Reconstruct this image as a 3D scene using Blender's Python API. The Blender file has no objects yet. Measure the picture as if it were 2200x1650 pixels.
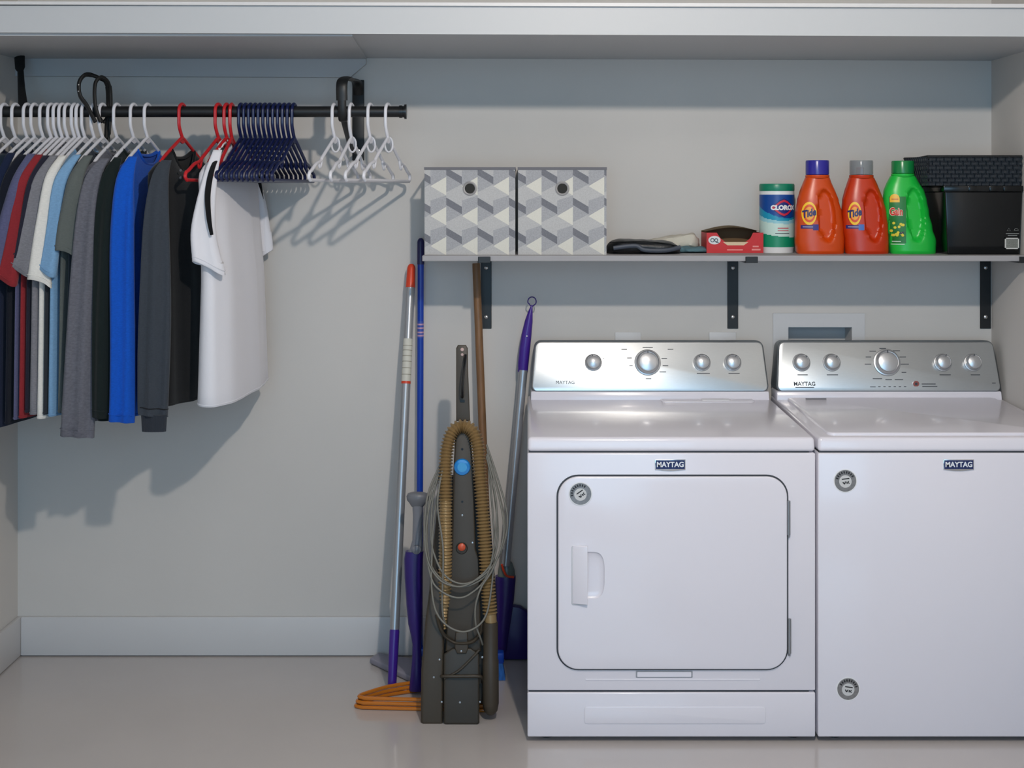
import bpy, bmesh, math, random
from mathutils import Vector, Matrix, noise
random.seed(7)
S = bpy.context.scene
COL = S.collection
PI = math.pi
# ------------------------------------------------------------------ camera
D = 4.26; F = 3007.0; HZ = 1.3994; VX = 1120.0; VY = 420.0
cam = bpy.data.cameras.new('camera'); camo = bpy.data.objects.new('camera', cam); COL.objects.link(camo)
camo.location = (0, -D, HZ); camo.rotation_euler = (PI/2, 0, 0)
cam.sensor_width = 36; cam.lens = F/2200*36
cam.shift_y = -(825-VY)/2200; cam.shift_x = -(VX-1100)/2200
S.camera = camo
# ------------------------------------------------------------------ view, world, lights
S.view_settings.view_transform = 'Standard'; S.view_settings.look = 'None'
S.view_settings.gamma = 1; S.view_settings.exposure = 0.05
try: S.view_settings.use_curve_mapping = False
except Exception: pass
w = bpy.data.worlds.new('world'); S.world = w; w.use_nodes = True
w.node_tree.nodes['Background'].inputs[0].default_value = (0.55, 0.68, 0.85, 1)
w.node_tree.nodes['Background'].inputs[1].default_value = 0.5
def light(name, kind, loc, energy, color, **k):
    l = bpy.data.lights.new(name, kind); l.energy = energy; l.color = color
    for a, b in k.items(): setattr(l, a, b)
    o = bpy.data.objects.new(name, l); COL.objects.link(o); o.location = loc
    return o
lamp = light('lamp_bulb', 'SPOT', (0.26, -2.62, 2.27), 101, (1.0, 0.90, 0.80), shadow_soft_size=0.035, spot_size=math.radians(164), spot_blend=.15)
lamp.rotation_euler = (Vector((0.05, 0, 1.05))-Vector((0.26, -2.62, 2.27))).to_track_quat('-Z', 'Y').to_euler()
day = light('window_daylight', 'AREA', (0.0, -5.95, 1.45), 46, (0.38, 0.70, 1.0), shape='RECTANGLE', size=2.4, size_y=1.9)
day.rotation_euler = (PI/2, 0, 0)
# ------------------------------------------------------------------ helpers
def lin(c):
    return tuple(((v/255)/12.92 if v/255 <= .04045 else ((v/255+.055)/1.055)**2.4) for v in c)
def sc(d): return F/(D-d)
def W(px, py, d):                       # photograph reading at a known distance from the back wall
    s = sc(d); return Vector(((px-VX)/s, -d, HZ-(py-VY)/s))
def X(px, d): return (px-VX)/sc(d)
def Z(py, d): return HZ-(py-VY)/sc(d)
MATS = {}
def mat(name, rgb, rough=.5, metal=0, nv=0.0, ns=30, bump=0.0, bs=200, coat=0, alpha=1, trans=0, spec=.5, stretch=None, sheen=0):
    if name in MATS: return MATS[name]
    m = bpy.data.materials.new(name); m.use_nodes = True; nt = m.node_tree; b = nt.nodes['Principled BSDF']
    c = lin(rgb)
    b.inputs['Base Color'].default_value = (*c, 1); b.inputs['Roughness'].default_value = rough
    b.inputs['Metallic'].default_value = metal; b.inputs['Specular IOR Level'].default_value = spec
    if coat: b.inputs['Coat Weight'].default_value = coat; b.inputs['Coat Roughness'].default_value = .08
    if trans: b.inputs['Transmission Weight'].default_value = trans
    if sheen: b.inputs['Sheen Weight'].default_value = sheen
    if alpha < 1: b.inputs['Alpha'].default_value = alpha
    tc = nt.nodes.new('ShaderNodeTexCoord'); mp = nt.nodes.new('ShaderNodeMapping'); nt.links.new(tc.outputs['Object'], mp.inputs[0])
    if stretch: mp.inputs['Scale'].default_value = stretch
    if nv:
        n = nt.nodes.new('ShaderNodeTexNoise'); n.inputs['Scale'].default_value = ns; n.inputs['Detail'].default_value = 5
        r = nt.nodes.new('ShaderNodeMapRange'); r.inputs[1].default_value = .3; r.inputs[2].default_value = .7
        r.inputs[3].default_value = 1-nv; r.inputs[4].default_value = 1+nv
        mx = nt.nodes.new('ShaderNodeVectorMath'); mx.operation = 'SCALE'; mx.inputs[0].default_value = c
        nt.links.new(mp.outputs[0], n.inputs['Vector']); nt.links.new(n.outputs[0], r.inputs[0])
        nt.links.new(r.outputs[0], mx.inputs['Scale']); nt.links.new(mx.outputs[0], b.inputs['Base Color'])
    if bump:
        n2 = nt.nodes.new('ShaderNodeTexNoise'); n2.inputs['Scale'].default_value = bs; n2.inputs['Detail'].default_value = 3
        bp = nt.nodes.new('ShaderNodeBump'); bp.inputs['Strength'].default_value = bump; bp.inputs['Distance'].default_value = .003
        nt.links.new(mp.outputs[0], n2.inputs['Vector']); nt.links.new(n2.outputs[0], bp.inputs['Height'])
        nt.links.new(bp.outputs[0], b.inputs['Normal'])
    MATS[name] = m; return m
ORG = {}
def thing(name, label, cat, loc, group=None, rotz=0):
    o = bpy.data.objects.new(name, None); COL.objects.link(o); o.empty_display_size = .05
    o.location = loc; o.rotation_euler = (0, 0, rotz); o['label'] = label; o['category'] = cat
    if group: o['group'] = group
    ORG[o] = Vector(loc); return o
def smoothmesh(me, ang=35):
    for p in me.polygons: p.use_smooth = True
    try: me.set_sharp_from_angle(angle=math.radians(ang))
    except Exception: pass
def obj(name, bm, mats, parent=None, label=None, local=False, smooth=35, center=False):
    """link a bmesh built in world coordinates as one mesh object under its thing"""
    if not isinstance(mats, (list, tuple)): mats = [mats]
    org = Vector((0, 0, 0))
    if parent is not None and not local: org = ORG[parent]
    if parent is None and center:
        lo = [min(v.co[i] for v in bm.verts) for i in range(3)]; hi = [max(v.co[i] for v in bm.verts) for i in range(3)]
        org = Vector(((lo[0]+hi[0])/2, (lo[1]+hi[1])/2, lo[2]))
    if org.length: bmesh.ops.translate(bm, verts=bm.verts, vec=-org)
    me = bpy.data.meshes.new(name); bm.normal_update(); bm.to_mesh(me); bm.free()
    for m in mats: me.materials.append(m)
    if smooth: smoothmesh(me, smooth)
    o = bpy.data.objects.new(name, me); COL.objects.link(o)
    if parent is not None: o.parent = parent; ORG[o] = ORG.get(parent, Vector((0, 0, 0)))
    elif center: o.location = org; ORG[o] = org
    else: ORG[o] = Vector((0, 0, 0))
    if label: o['label'] = label
    return o
def tag(o, label, cat, group=None):
    o['label'] = label; o['category'] = cat
    if group: o['group'] = group
    return o
def struct(name, bm, m, parent=None, smooth=0):
    o = obj(name, bm, m, parent, smooth=smooth)
    if parent is None: o['kind'] = 'structure'
    return o
def hexa(bm, p, mi=0):                 # 8 corners: bottom 4 then top 4
    v = [bm.verts.new(q) for q in p]
    fs = [(0, 3, 2, 1), (4, 5, 6, 7), (0, 1, 5, 4), (1, 2, 6, 5), (2, 3, 7, 6), (3, 0, 4, 7)]
    out = []
    for f in fs:
        g = bm.faces.new([v[i] for i in f]); g.material_index = mi; out.append(g)
    return v, out
def bevel(bm, geom, r, seg=2):
    bmesh.ops.bevel(bm, geom=geom, offset=r, segments=seg, profile=.5, affect='EDGES', clamp_overlap=True)
def box(bm, x0, x1, y0, y1, z0, z1, r=0, seg=2, mi=0):
    b2 = bmesh.new()
    hexa(b2, [(x0, y0, z0), (x1, y0, z0), (x1, y1, z0), (x0, y1, z0), (x0, y0, z1), (x1, y0, z1), (x1, y1, z1), (x0, y1, z1)])
    if r: bevel(b2, b2.edges[:], r, seg)
    merge(bm, b2, mi); return bm
def merge(bm, b2, mi=None):
    if mi is not None:
        for f in b2.faces: f.material_index = mi
    me = bpy.data.meshes.new('t'); b2.to_mesh(me); b2.free(); bm.from_mesh(me); bpy.data.meshes.remove(me)
def prism(bm, pts, fa, fb, r=0, seg=2, mi=0):
    """pts 2-D polygon; fa / fb map each point to the front / back 3-D point"""
    b2 = bmesh.new()
    a = [b2.verts.new(fa(*p)) for p in pts]; b = [b2.verts.new(fb(*p)) for p in pts]
    n = len(pts); b2.faces.new(a); b2.faces.new(b[::-1])
    for i in range(n): b2.faces.new([a[i], b[i], b[(i+1) % n], a[(i+1) % n]])
    bmesh.ops.recalc_face_normals(b2, faces=b2.faces)
    if r:
        es = [e for e in b2.edges if (e.verts[0] in a and e.verts[1] in a)]
        bevel(b2, es, r, seg)
    merge(bm, b2, mi); return bm
def rrect(x0, x1, z0, z1, r, n=6):
    pts = []
    for cx, cz, a0 in ((x1-r, z1-r, 0), (x0+r, z1-r, 90), (x0+r, z0+r, 180), (x1-r, z0+r, 270)):
        for k in range(n+1):
            a = math.radians(a0+90*k/n); pts.append((cx+r*math.cos(a), cz+r*math.sin(a)))
    return pts
def spline(pts, n=8, closed=False):
    pts = [Vector(p) for p in pts]; out = []
    m = len(pts)
    for i in range(m if closed else m-1):
        g = (lambda k: pts[k % m]) if closed else (lambda k: pts[max(0, min(m-1, k))])
        p0, p1, p2, p3 = g(i-1), g(i), g(i+1), g(i+2)
        for k in range(n):
            t = k/n
            out.append(.5*((2*p1)+(p2-p0)*t+(2*p0-5*p1+4*p2-p3)*t*t+(3*p1-p0-3*p2+p3)*t**3))
    if not closed: out.append(pts[-1])
    return out
def tube(bm, path, rad, n=10, closed=False, caps=True, mi=0, flat=None, up=None):
    """tube along path, rad number or list; flat=(a,b) multiplies the two cross axes"""
    path = [Vector(p) for p in path]; m = len(path)
    R = rad if isinstance(rad, (list, tuple)) else [rad]*m
    rings = []; ref = Vector(up) if up else None
    prev = None
    for i, p in enumerate(path):
        if closed: t = (path[(i+1) % m]-path[i-1])
        else: t = path[min(i+1, m-1)]-path[max(i-1, 0)]
        if t.length < 1e-9: t = Vector((0, 0, 1))
        t.normalize()
        if ref is not None:
            a = ref-t*ref.dot(t)
        elif prev is None:
            q = Vector((0, 1, 0)) if abs(t.y) < .9 else Vector((1, 0, 0)); a = q-t*q.dot(t)
        else: a = prev-t*prev.dot(t)
        if a.length < 1e-6: a = t.orthogonal()
        a.normalize(); prev = a; b = t.cross(a)
        fa, fb = flat if flat else (1, 1)
        rings.append([bm.verts.new(p+a*(math.cos(2*PI*k/n)*R[i]*fa)+b*(math.sin(2*PI*k/n)*R[i]*fb)) for k in range(n)])
    for i in range(m if closed else m-1):
        A, B = rings[i], rings[(i+1) % m]
        for k in range(n):
            f = bm.faces.new([A[k], A[(k+1) % n], B[(k+1) % n], B[k]]); f.material_index = mi
    if caps and not closed:
        for r_ in (rings[0][::-1], rings[-1]):
            f = bm.faces.new(r_); f.material_index = mi
    return bm
def loft(bm, rings, cap0=True, cap1=True, mi=0):
    R = [[bm.verts.new(p) for p in r] for r in rings]; n = len(R[0])
    for A, B in zip(R, R[1:]):
        for k in range(n):
            f = bm.faces.new([A[k], A[(k+1) % n], B[(k+1) % n], B[k]]); f.material_index = mi
    for c, r in ((cap0, R[0][::-1]), (cap1, R[-1])):
        if c: f = bm.faces.new(r); f.material_index = mi
    bmesh.ops.recalc_face_normals(bm, faces=bm.faces)
    return bm
def lathe(bm, prof, c, axis='z', n=32, mi=0, caps=True):
    """prof = [(r, h)]; revolve about axis through c.  axis 'y' : h runs towards the camera"""
    rings = []
    for r, h in prof:
        ring = []
        for k in range(n):
            a = 2*PI*k/n
            if axis == 'z': ring.append((c[0]+r*math.cos(a), c[1]+r*math.sin(a), c[2]+h))
            else: ring.append((c[0]+r*math.cos(a), c[1]-h, c[2]+r*math.sin(a)))
        rings.append(ring)
    b2 = bmesh.new(); loft(b2, rings, caps, caps); merge(bm, b2, mi); return bm
def text_bm(s, size, offset=0.0, extrude=.0004, align='CENTER', shear=0, sx=1):
    cu = bpy.data.curves.new('t', 'FONT'); cu.body = s; cu.size = size; cu.extrude = extrude; cu.offset = offset
    cu.align_x = align; cu.align_y = 'CENTER'; cu.shear = shear; cu.resolution_u = 3
    o = bpy.data.objects.new('t', cu); COL.objects.link(o)
    dg = bpy.context.evaluated_depsgraph_get(); dg.update()
    me = bpy.data.meshes.new_from_object(o.evaluated_get(dg))
    bm = bmesh.new(); bm.from_mesh(me)
    bpy.data.objects.remove(o); bpy.data.curves.remove(cu); bpy.data.meshes.remove(me)
    for f in bm.faces: f.material_index = 0
    for v in bm.verts: v.co.x *= sx
    return bm
def dup(root, loc, rotz=0, label=None, group=None):
    r = root.copy(); COL.objects.link(r); r.location = loc; r.rotation_euler = (0, 0, rotz)
    if label: r['label'] = label
    if group: r['group'] = group
    for ch in [c for c in list(bpy.data.objects) if c.parent == root]:
        c2 = ch.copy(); COL.objects.link(c2); c2.parent = r
        for g in [g for g in list(bpy.data.objects) if g.parent == ch]:
            g2 = g.copy(); COL.objects.link(g2); g2.parent = c2
    return r
# ------------------------------------------------------------------ materials
M_wall = mat('wall_paint', (205, 202, 198), .75, nv=.02, ns=3, bump=.04, bs=120)
M_trim = mat('white_trim_paint', (206, 206, 207), .45, nv=.01, ns=5)
M_floor = mat('floor_epoxy', (190, 184, 181), .16, nv=.03, ns=2.5, coat=.3)
M_white = mat('white_enamel', (230, 227, 235), .24, coat=.3)
M_white2 = mat('white_plastic', (228, 228, 232), .35)
M_ledge = mat('ledge_paint', (184, 187, 190), .5)
M_seam = mat('dark_seam', (60, 64, 70), .6)
M_steel = mat('brushed_steel', (196, 200, 202), .30, metal=.9, nv=.04, ns=60, stretch=(1, 1, 40))
M_steeld = mat('console_housing_grey', (120, 126, 130), .4, metal=.5)
M_chrome = mat('chrome', (225, 226, 228), .16, metal=1)
M_dial = mat('satin_dial', (205, 206, 208), .3, metal=.75)
M_black = mat('black_metal', (16, 18, 20), .45)
M_blackp = mat('black_plastic', (14, 17, 19), .3)
M_screw = mat('screw_steel', (190, 190, 190), .3, metal=.9)
M_shelf = mat('shelf_grey_laminate', (158, 156, 158), .5, nv=.04, ns=20, stretch=(.3, 4, 4))
M_ink = mat('dark_ink', (60, 66, 74), .5)
# ------------------------------------------------------------------ room
XL = X(38, 0); XR = X(2130, 0); CZ = 2.42; YB = -6.2
HX0, HX1 = X(1690, 0), X(1832, 0); HZ1 = Z(701, 0); HZ0 = HZ1-.11     # opening for the outlet box
def slab(name, x0, x1, y0, y1, z0, z1, m):
    bm = bmesh.new(); box(bm, x0, x1, y0, y1, z0, z1); return struct(name, bm, m)
bm = bmesh.new()
box(bm, XL-.1, HX0, 0, .12, 0, CZ); box(bm, HX1, XR+.1, 0, .12, 0, CZ)
box(bm, HX0, HX1, 0, .12, 0, HZ0); box(bm, HX0, HX1, 0, .12, HZ1, CZ)
struct('wall_back', bm, M_wall)
slab('wall_left', XL-.1, XL, YB, 0, 0, CZ, M_wall)
slab('wall_right', XR, XR+.1, YB, 0, 0, CZ, M_wall)
slab('floor', XL-.1, XR+.1, YB, .12, -.06, 0, M_floor)
slab('ceiling', XL-.1, XR+.1, YB, .12, CZ, CZ+.06, M_trim)
bm = bmesh.new()
box(bm, XL, -1.25, YB-.1, YB, 0, CZ); box(bm, 1.25, XR, YB-.1, YB, 0, CZ)
box(bm, -1.25, 1.25, YB-.1, YB, 0, .45); box(bm, -1.25, 1.25, YB-.1, YB, 2.4, CZ)
struct('wall_front', bm, M_wall)
bh = Z(1323, 0)
def baseb(name, x0, x1, y0, y1, side):
    bm = bmesh.new(); box(bm, x0, x1, y0, y1, 0.003, bh, r=.003); return struct(name, bm, M_trim, smooth=30)
baseb('baseboard_back', XL+.014, X(1120, 0), -.014, 0, 0)
baseb('baseboard_left', XL, XL+.014, YB, -.001, 0)
bm = bmesh.new(); box(bm, XR-.014, XR, YB, -.70, .003, bh, r=.003); struct('baseboard_right', bm, M_trim, smooth=30)
# soffit ledge across the top
dl = .646
def ledge(name, y0, y1, za, zb, m, top):
    bm = bmesh.new()
    hexa(bm, [(XL, -y1, za), (XR, -y1, zb), (XR, -y0, zb), (XL, -y0, za), (XL, -y1, top), (XR, -y1, top), (XR, -y0, top), (XL, -y0, top)])
    return struct(name, bm, m)
zl, zr = Z(69, dl), Z(79, dl)
ledge('trim_1', 0, dl, zl, zr, M_ledge, Z(12, dl))
bm = bmesh.new(); hexa(bm, [(XL, -dl-.012, Z(10, dl)), (XR, -dl-.012, Z(18, dl)), (XR, -dl+.02, Z(18, dl)), (XL, -dl+.02, Z(10, dl)),
    (XL, -dl-.012, Z(4, dl)), (XR, -dl-.012, Z(10, dl)), (XR, -dl+.02, Z(10, dl)), (XL, -dl+.02, Z(4, dl))]); struct('trim_2', bm, M_trim)
# cleat board on the wall under the left half of the ledge, its end cut at an angle, and a panel under the ledge
zt = zl-.006
M_cleat = mat('cleat_paint', (188, 190, 192), .6)
bm = bmesh.new()
prism(bm, [(XL, zt), (XL, Z(163, .02)), (X(752, .02), Z(166, .02)), (X(786, .02), Z(137, .02)), (X(786, .02), zt)],
      lambda x, z: (x, -.02, z), lambda x, z: (x, 0, z)); struct('trim_3', bm, M_cleat)
bm = bmesh.new()
v, f = hexa(bm, [(XL, -dl+.02, zl-.007), (X(755, dl), -dl+.02, zl-.0085), (X(786, .02), 0, zl-.0085), (XL, 0, zl-.007),
          (XL, -dl+.02, zl+.001), (X(755, dl), -dl+.02, zl-.002), (X(786, .02), 0, zl-.002), (XL, 0, zl+.001)]); struct('trim_4', bm, M_cleat)
# ------------------------------------------------------------------ washer outlet box and wall outlets
t = thing('washer_outlet_box', 'white recessed washer outlet box in the wall behind the right console', 'outlet box', (X(1760, 0), 0, HZ0))
bm = bmesh.new()
fx0, fx1, fz1, fz0 = X(1661, .006), X(1858, .006), Z(673, .006), HZ0-.03
for a in ((fx0, HX0+.004, fz0, fz1), (HX1-.004, fx1, fz0, fz1), (HX0+.004, HX1-.004, HZ1-.002, fz1), (HX0+.004, HX1-.004, fz0, HZ0+.002)):
    box(bm, a[0], a[1], -.006, -.0005, a[2], a[3])
obj('frame', bm, M_trim, t)
bm = bmesh.new()
box(bm, HX0+.001, HX1-.001, .085, .095, HZ0+.001, HZ1-.001)
for a in ((HX0+.001, HX0+.004), (HX1-.004, HX1-.001)): box(bm, a[0], a[1], .0, .085, HZ0+.001, HZ1-.001)
box(bm, HX0+.004, HX1-.004, 0, .085, HZ1-.004, HZ1-.001); box(bm, HX0+.004, HX1-.004, 0, .085, HZ0+.001, HZ0+.004)
obj('recessed_box', bm, M_trim, t)
for q in (.3, .7):
    bm = bmesh.new(); cx = HX0+(HX1-HX0)*q
    lathe(bm, [(.0, 0), (.012, 0), (.012, .03), (.008, .035), (.008, .045), (0, .045)], (cx, .045, HZ0+.004), n=16)
    box(bm, cx-.014, cx+.014, .02, .03, HZ0+.03, HZ0+.036); obj('valve', bm, M_chrome, t)
def plate(px0, px1, label):
    t = thing('wall_outlet', label, 'outlet', ((X(px0, 0)+X(px1, 0))/2, 0, Z(713, 0)-.115))
    x0, x1 = X(px0, 0), X(px1, 0); z1 = Z(713, 0)
    bm = bmesh.new(); box(bm, x0, x1, -.006, 0, z1-.115, z1, r=.002); obj('cover_plate', bm, M_trim, t)
    bm = bmesh.new(); c = (x0+x1)/2
    for zz in (z1-.038, z1-.082): prism(bm, rrect(c-.016, c+.016, zz-.013, zz+.013, .008), lambda x, z: (x, -.0085, z), lambda x, z: (x, -.006, z))
    obj('socket', bm, M_white2, t)
plate(1321, 1377, 'white wall outlet plate peeking above the dryer console centre')
plate(1523, 1581, 'white wall outlet plate peeking out below the middle shelf bracket')
# ------------------------------------------------------------------ wall shelf and brackets
dsh = .33; ZS = Z(549, dsh); ZSb = Z(561.5, dsh)
bm = bmesh.new(); box(bm, X(907, dsh), XR-.002, -dsh, -.003, ZSb, ZS, r=.0015, seg=1)
tag(obj('wall_shelf', bm, M_shelf, center=True), 'long grey wall shelf above the washer and dryer', 'shelf')
for i, (pa, lab) in enumerate(((1033, 'black metal shelf bracket beside the wooden broom handle'), (1563, 'black metal shelf bracket under the red box'),
                 (2106, 'black metal shelf bracket nearest the right wall'))):
    x0 = X(pa, .004); x1 = X(pa+23, .004); xc = (x0+x1)/2
    t = thing('shelf_bracket', lab, 'bracket', (xc, 0, Z(706, 0)), 'black brackets under the shelf')
    bm = bmesh.new(); box(bm, x0, x1, -.0045, 0, Z(706, .004), ZSb-.0045, r=.001, seg=1); obj('wall_plate', bm, M_black, t)
    bm = bmesh.new(); box(bm, x0, x1, -dsh-.004, 0, ZSb-.0045, ZSb, r=.001, seg=1)
    obj('support_arm', bm, M_black, t)
    bm = bmesh.new(); box(bm, x0+.002, x1+.004, -dsh-.0055, -dsh-.0005, ZSb-.0045, ZS-.003, r=.001, seg=1); obj('front_lip', bm, M_black, t)
    for py in (575, 681):
        bm = bmesh.new(); lathe(bm, [(0, .0045), (.006, .0045), (.0055, .0065), (.002, .0085), (0, .0085)], (xc, 0, Z(py, .004)), 'y', 14); obj('screw', bm, M_screw, t)
# ------------------------------------------------------------------ closet rod
ROD = .30; RZ = Z(240, ROD); RR = .0155
t = thing('closet_rod', 'long black closet rod carrying the shirts and hangers', 'closet rod', (-1.0, -ROD, RZ))
def yl(bm, x0, x1, r, n=24):
    rings = [[(x, -ROD+r_*math.cos(2*PI*k/n), RZ+r_*math.sin(2*PI*k/n)) for k in range(n)] for x, r_ in ((x0, r), (x1, r))]
    b2 = bmesh.new(); loft(b2, rings); merge(bm, b2)
bm = bmesh.new(); yl(bm, XL+.001, X(862, ROD), RR); obj('pole', bm, M_black, t)
bm = bmesh.new(); yl(bm, X(858, ROD), X(864, ROD), .018); yl(bm, X(864, ROD), X(869, ROD), .0165); yl(bm, X(869, ROD), X(873.5, ROD), .021)
obj('end_cap', bm, M_blackp, t)
def rod_bracket(px, ptop, pbot, label):
    xc = X(px, 0)
    t = thing('rod_bracket', label, 'bracket', (xc, 0, Z(pbot, 0)), 'black brackets holding the closet rod')
    bm = bmesh.new(); box(bm, xc-.018, xc+.018, -.006, 0, Z(pbot, 0), Z(ptop, 0), r=.002); obj('wall_plate', bm, M_black, t)
    bm = bmesh.new(); zt_ = Z(ptop, 0)-.015
    pth = spline([(xc, -.004, zt_-.03), (xc, -.03, zt_+.002), (xc, -.1, zt_+.006), (xc, -.2, zt_), (xc-.004, -.28, zt_-.002), (xc-.008, -ROD-.028, zt_-.02), (xc-.008, -ROD-.03, RZ+.03)], 6)
    tube(bm, pth, .016, 10, flat=(1, .3), up=(1, 0, 0)); obj('support_arm', bm, M_black, t)
    bm = bmesh.new(); pth = spline([(xc-.008, -ROD-.030, RZ+.04), (xc-.008, -ROD-.025, RZ), (xc-.008, -ROD-.014, RZ-.022), (xc-.008, -ROD+.004, RZ-.025), (xc-.008, -ROD+.022, RZ-.014)], 6)
    tube(bm, pth, .012, 10, flat=(1, .35), up=(1, 0, 0)); obj('cradle', bm, M_black, t)
    bm = bmesh.new(); tube(bm, [(xc, -.006, Z(pbot, 0)+.02), (xc-.004, -.14, RZ-.10), (xc-.008, -ROD+.012, RZ-.024)], .009, 10, flat=(1, .5), up=(1, 0, 0)); obj('diagonal_brace', bm, M_black, t)
    for q in (.012, .03):
        bm = bmesh.new(); lathe(bm, [(0, .006), (.006, .006), (.005, .008), (0, .009)], (xc, 0, Z(pbot, 0)+q), 'y', 12); obj('screw', bm, M_screw, t)
rod_bracket(770, 172, 345, 'black rod bracket fixed to the wall among the empty white hangers')
t = thing('rod_bracket', 'black slanted rod support at the far left above the navy shirts', 'bracket', W(46, 240, .28), 'black brackets holding the closet rod')
bm = bmesh.new(); tube(bm, [W(42, 122, .11), W(43, 146, .13), W(44, 152, .135)], [.0155, .0145, .010], 10, flat=(1, .35), up=(1, 0, 0)); obj('top_clamp', bm, M_black, t)
bm = bmesh.new(); tube(bm, [W(44, 150, .133), W(46, 190, .20), W(49, 222, .265), W(50, 244, .282)], [.009, .0105, .013, .013], 10, flat=(1, .35), up=(1, 0, 0)); obj('strap', bm, M_black, t)
M_belt = mat('black_webbing', (15, 16, 17), .6, bump=.2, bs=400)
t = thing('looped_strap', 'black strap looped over the rod among the white hangers', 'strap', W(205, 300, .30))
bm = bmesh.new()
tube(bm, spline([W(205, 262, .335), W(186, 226, .33), W(172, 205, .33), W(170, 178, .325), W(181, 162, .31), W(196, 161, .29), W(214, 168, .275), W(226, 175, .26), W(233, 196, .26), W(232, 230, .262), W(229, 268, .27), W(228, 297, .28)], 8), .0075, 10, flat=(.75, .9), up=(1, .6, 0))
obj('long_loop', bm, M_belt, t)
bm = bmesh.new()
tube(bm, spline([W(216, 262, .335), W(206, 232, .335), W(203, 200, .335), W(206, 176, .325), W(218, 166, .31), W(231, 175, .29), W(236, 196, .27), W(235, 240, .262), W(222, 262, .27), W(210, 246, .275)], 8), .007, 10, flat=(.75, .9), up=(1, .6, 0))
obj('short_loop', bm, M_belt, t)
bm = bmesh.new(); tube(bm, spline([W(226, 172, .262), W(233, 186, .262), W(235, 220, .26), W(233, 260, .262), W(231, 288, .268), W(231, 304, .27)], 6), [.006]*6+[.0095]*19+[.007]*6, 10, flat=(1, .35), up=(1, 0, 0)); obj('hanging_strap', bm, M_belt, t)
bm = bmesh.new()
for px, py in ((169, 182), (168.5, 196)): lathe(bm, [(0, 0), (.0022, 0), (.0018, .001), (0, .001)], W(px, py, .34), 'y', 8)
obj('eyelet', bm, M_screw, t)
# ------------------------------------------------------------------ hangers
def hanger_path(hw=.205, drop=.185, jz=-.073):
    R = .0215; p = []
    for k in range(11):
        a = math.radians(-15+195*k/10); p.append((0, R*math.cos(a), R*math.sin(a)))
    p += [(0, -R, -.02), (0, -R*.95, -.040), (0, -R*.45, -.060), (0, 0, jz)]
    return p
def hanger_bm(kind):
    r = .0048; bm = bmesh.new()
    j = -.073; hw = .180 if kind == 'plain' else .205; bz = -.185
    tube(bm, spline(hanger_path(), 3), r, 10)
    for s in (-1, 1):
        if kind == 'plain':
            arm = [(0, 0, j), (0, s*.03, j-.014), (0, s*.12, j-.062), (0, s*(hw-.025), j-.094)]
        else:
            arm = [(0, 0, j), (0, s*.03, j-.017), (0, s*.10, j-.058), (0, s*.118, j-.070), (0, s*.15, j-.078), (0, s*(hw-.02), j-.096)]
        arm += [(0, s*(hw-.005), bz+.010), (0, s*hw, bz-.002), (0, s*(hw-.010), bz-.0105)]
        tube(bm, spline(arm, 4), r, 10)
        if kind != 'plain':   # strap notch
            tube(bm, spline([(0, s*.104, j-.062), (0, s*.112, j-.082), (0, s*.122, j-.088), (0, s*.130, j-.076)], 4), r*.7, 8)
    tube(bm, [(0, -hw+.010, bz-.0105), (0, hw-.010, bz-.0105)], r, 10)
    if kind == 'loop':
        lp = [(.0075*math.cos(a)+.002, .012*math.cos(a)+.002, j-.020+.021*math.sin(a)) for a in [2*PI*k/18 for k in range(18)]]
        tube(bm, lp, .0028, 8, closed=True)
    b2 = bmesh.new(); prism(b2, [(-.022, j-.011), (0, j-.004), (.022, j-.011), (.0, j-.018)], lambda y, z: (-.0018, y, z), lambda y, z: (.0018, y, z)); merge(bm, b2)
    return bm
M_hw = mat('white_hanger_plastic', (222, 222, 228), .3)
M_hr = mat('red_hanger_plastic', (196, 36, 42), .32)
M_hb = mat('navy_hanger_plastic', (15, 27, 72), .28)
M_hg = mat('amber_hanger_plastic', (192, 112, 30), .25, coat=.3)
protos = {}
def hanger(px, kind, m, rot, label, group, dz=0):
    xh = X(px, ROD+.02)
    key = (kind, m.name)
    loc = (xh, -ROD, RZ+dz)
    if key not in protos:
        o = obj('clothes_hanger', hanger_bm(kind), m, None); o.location = loc; protos[key] = o
    else:
        o = protos[key].copy(); COL.objects.link(o); o.location = loc
    o.rotation_euler = (0, 0, -math.radians(rot)); o['label'] = label; o['category'] = 'hanger'
    if group: o['group'] = group
    elif 'group' in o: del o['group']
    return o
GW = 'white hangers with empty arms at the rod end'
for px, rt, lab in ((713, 12, 'empty white plastic hanger nearest the navy hangers'), (749, 9, 'empty white plastic hanger beside the black rod bracket, second from the navy ones'),
                (790, 13, 'empty white plastic hanger just right of the black rod bracket'), (828, 13, 'empty white plastic hanger closest to the rod end cap')):
    hanger(px+4, 'loop', M_hw, rt, lab, GW)
for i in range(12):
    n = ['leftmost navy hanger, its arm over the white jersey'] + [w_+' navy hanger from the left in the tight navy bunch' for w_ in ('second', 'third', 'fourth', 'fifth', 'sixth', 'seventh', 'eighth', 'ninth', 'tenth', 'eleventh')] + ['rightmost navy hanger of the bunch, next to the empty white ones']
    hanger(515+i*10.4, 'notch', M_hb, 7.5, n[i], 'empty navy hangers bunched together')
hanger(466, 'notch', M_hr, 13, 'empty red hanger, leftmost of the three by the white jersey', None)
hanger(495, 'notch', M_hr, 3, 'empty red hanger between the white jersey and the navy hangers', None)
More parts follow.
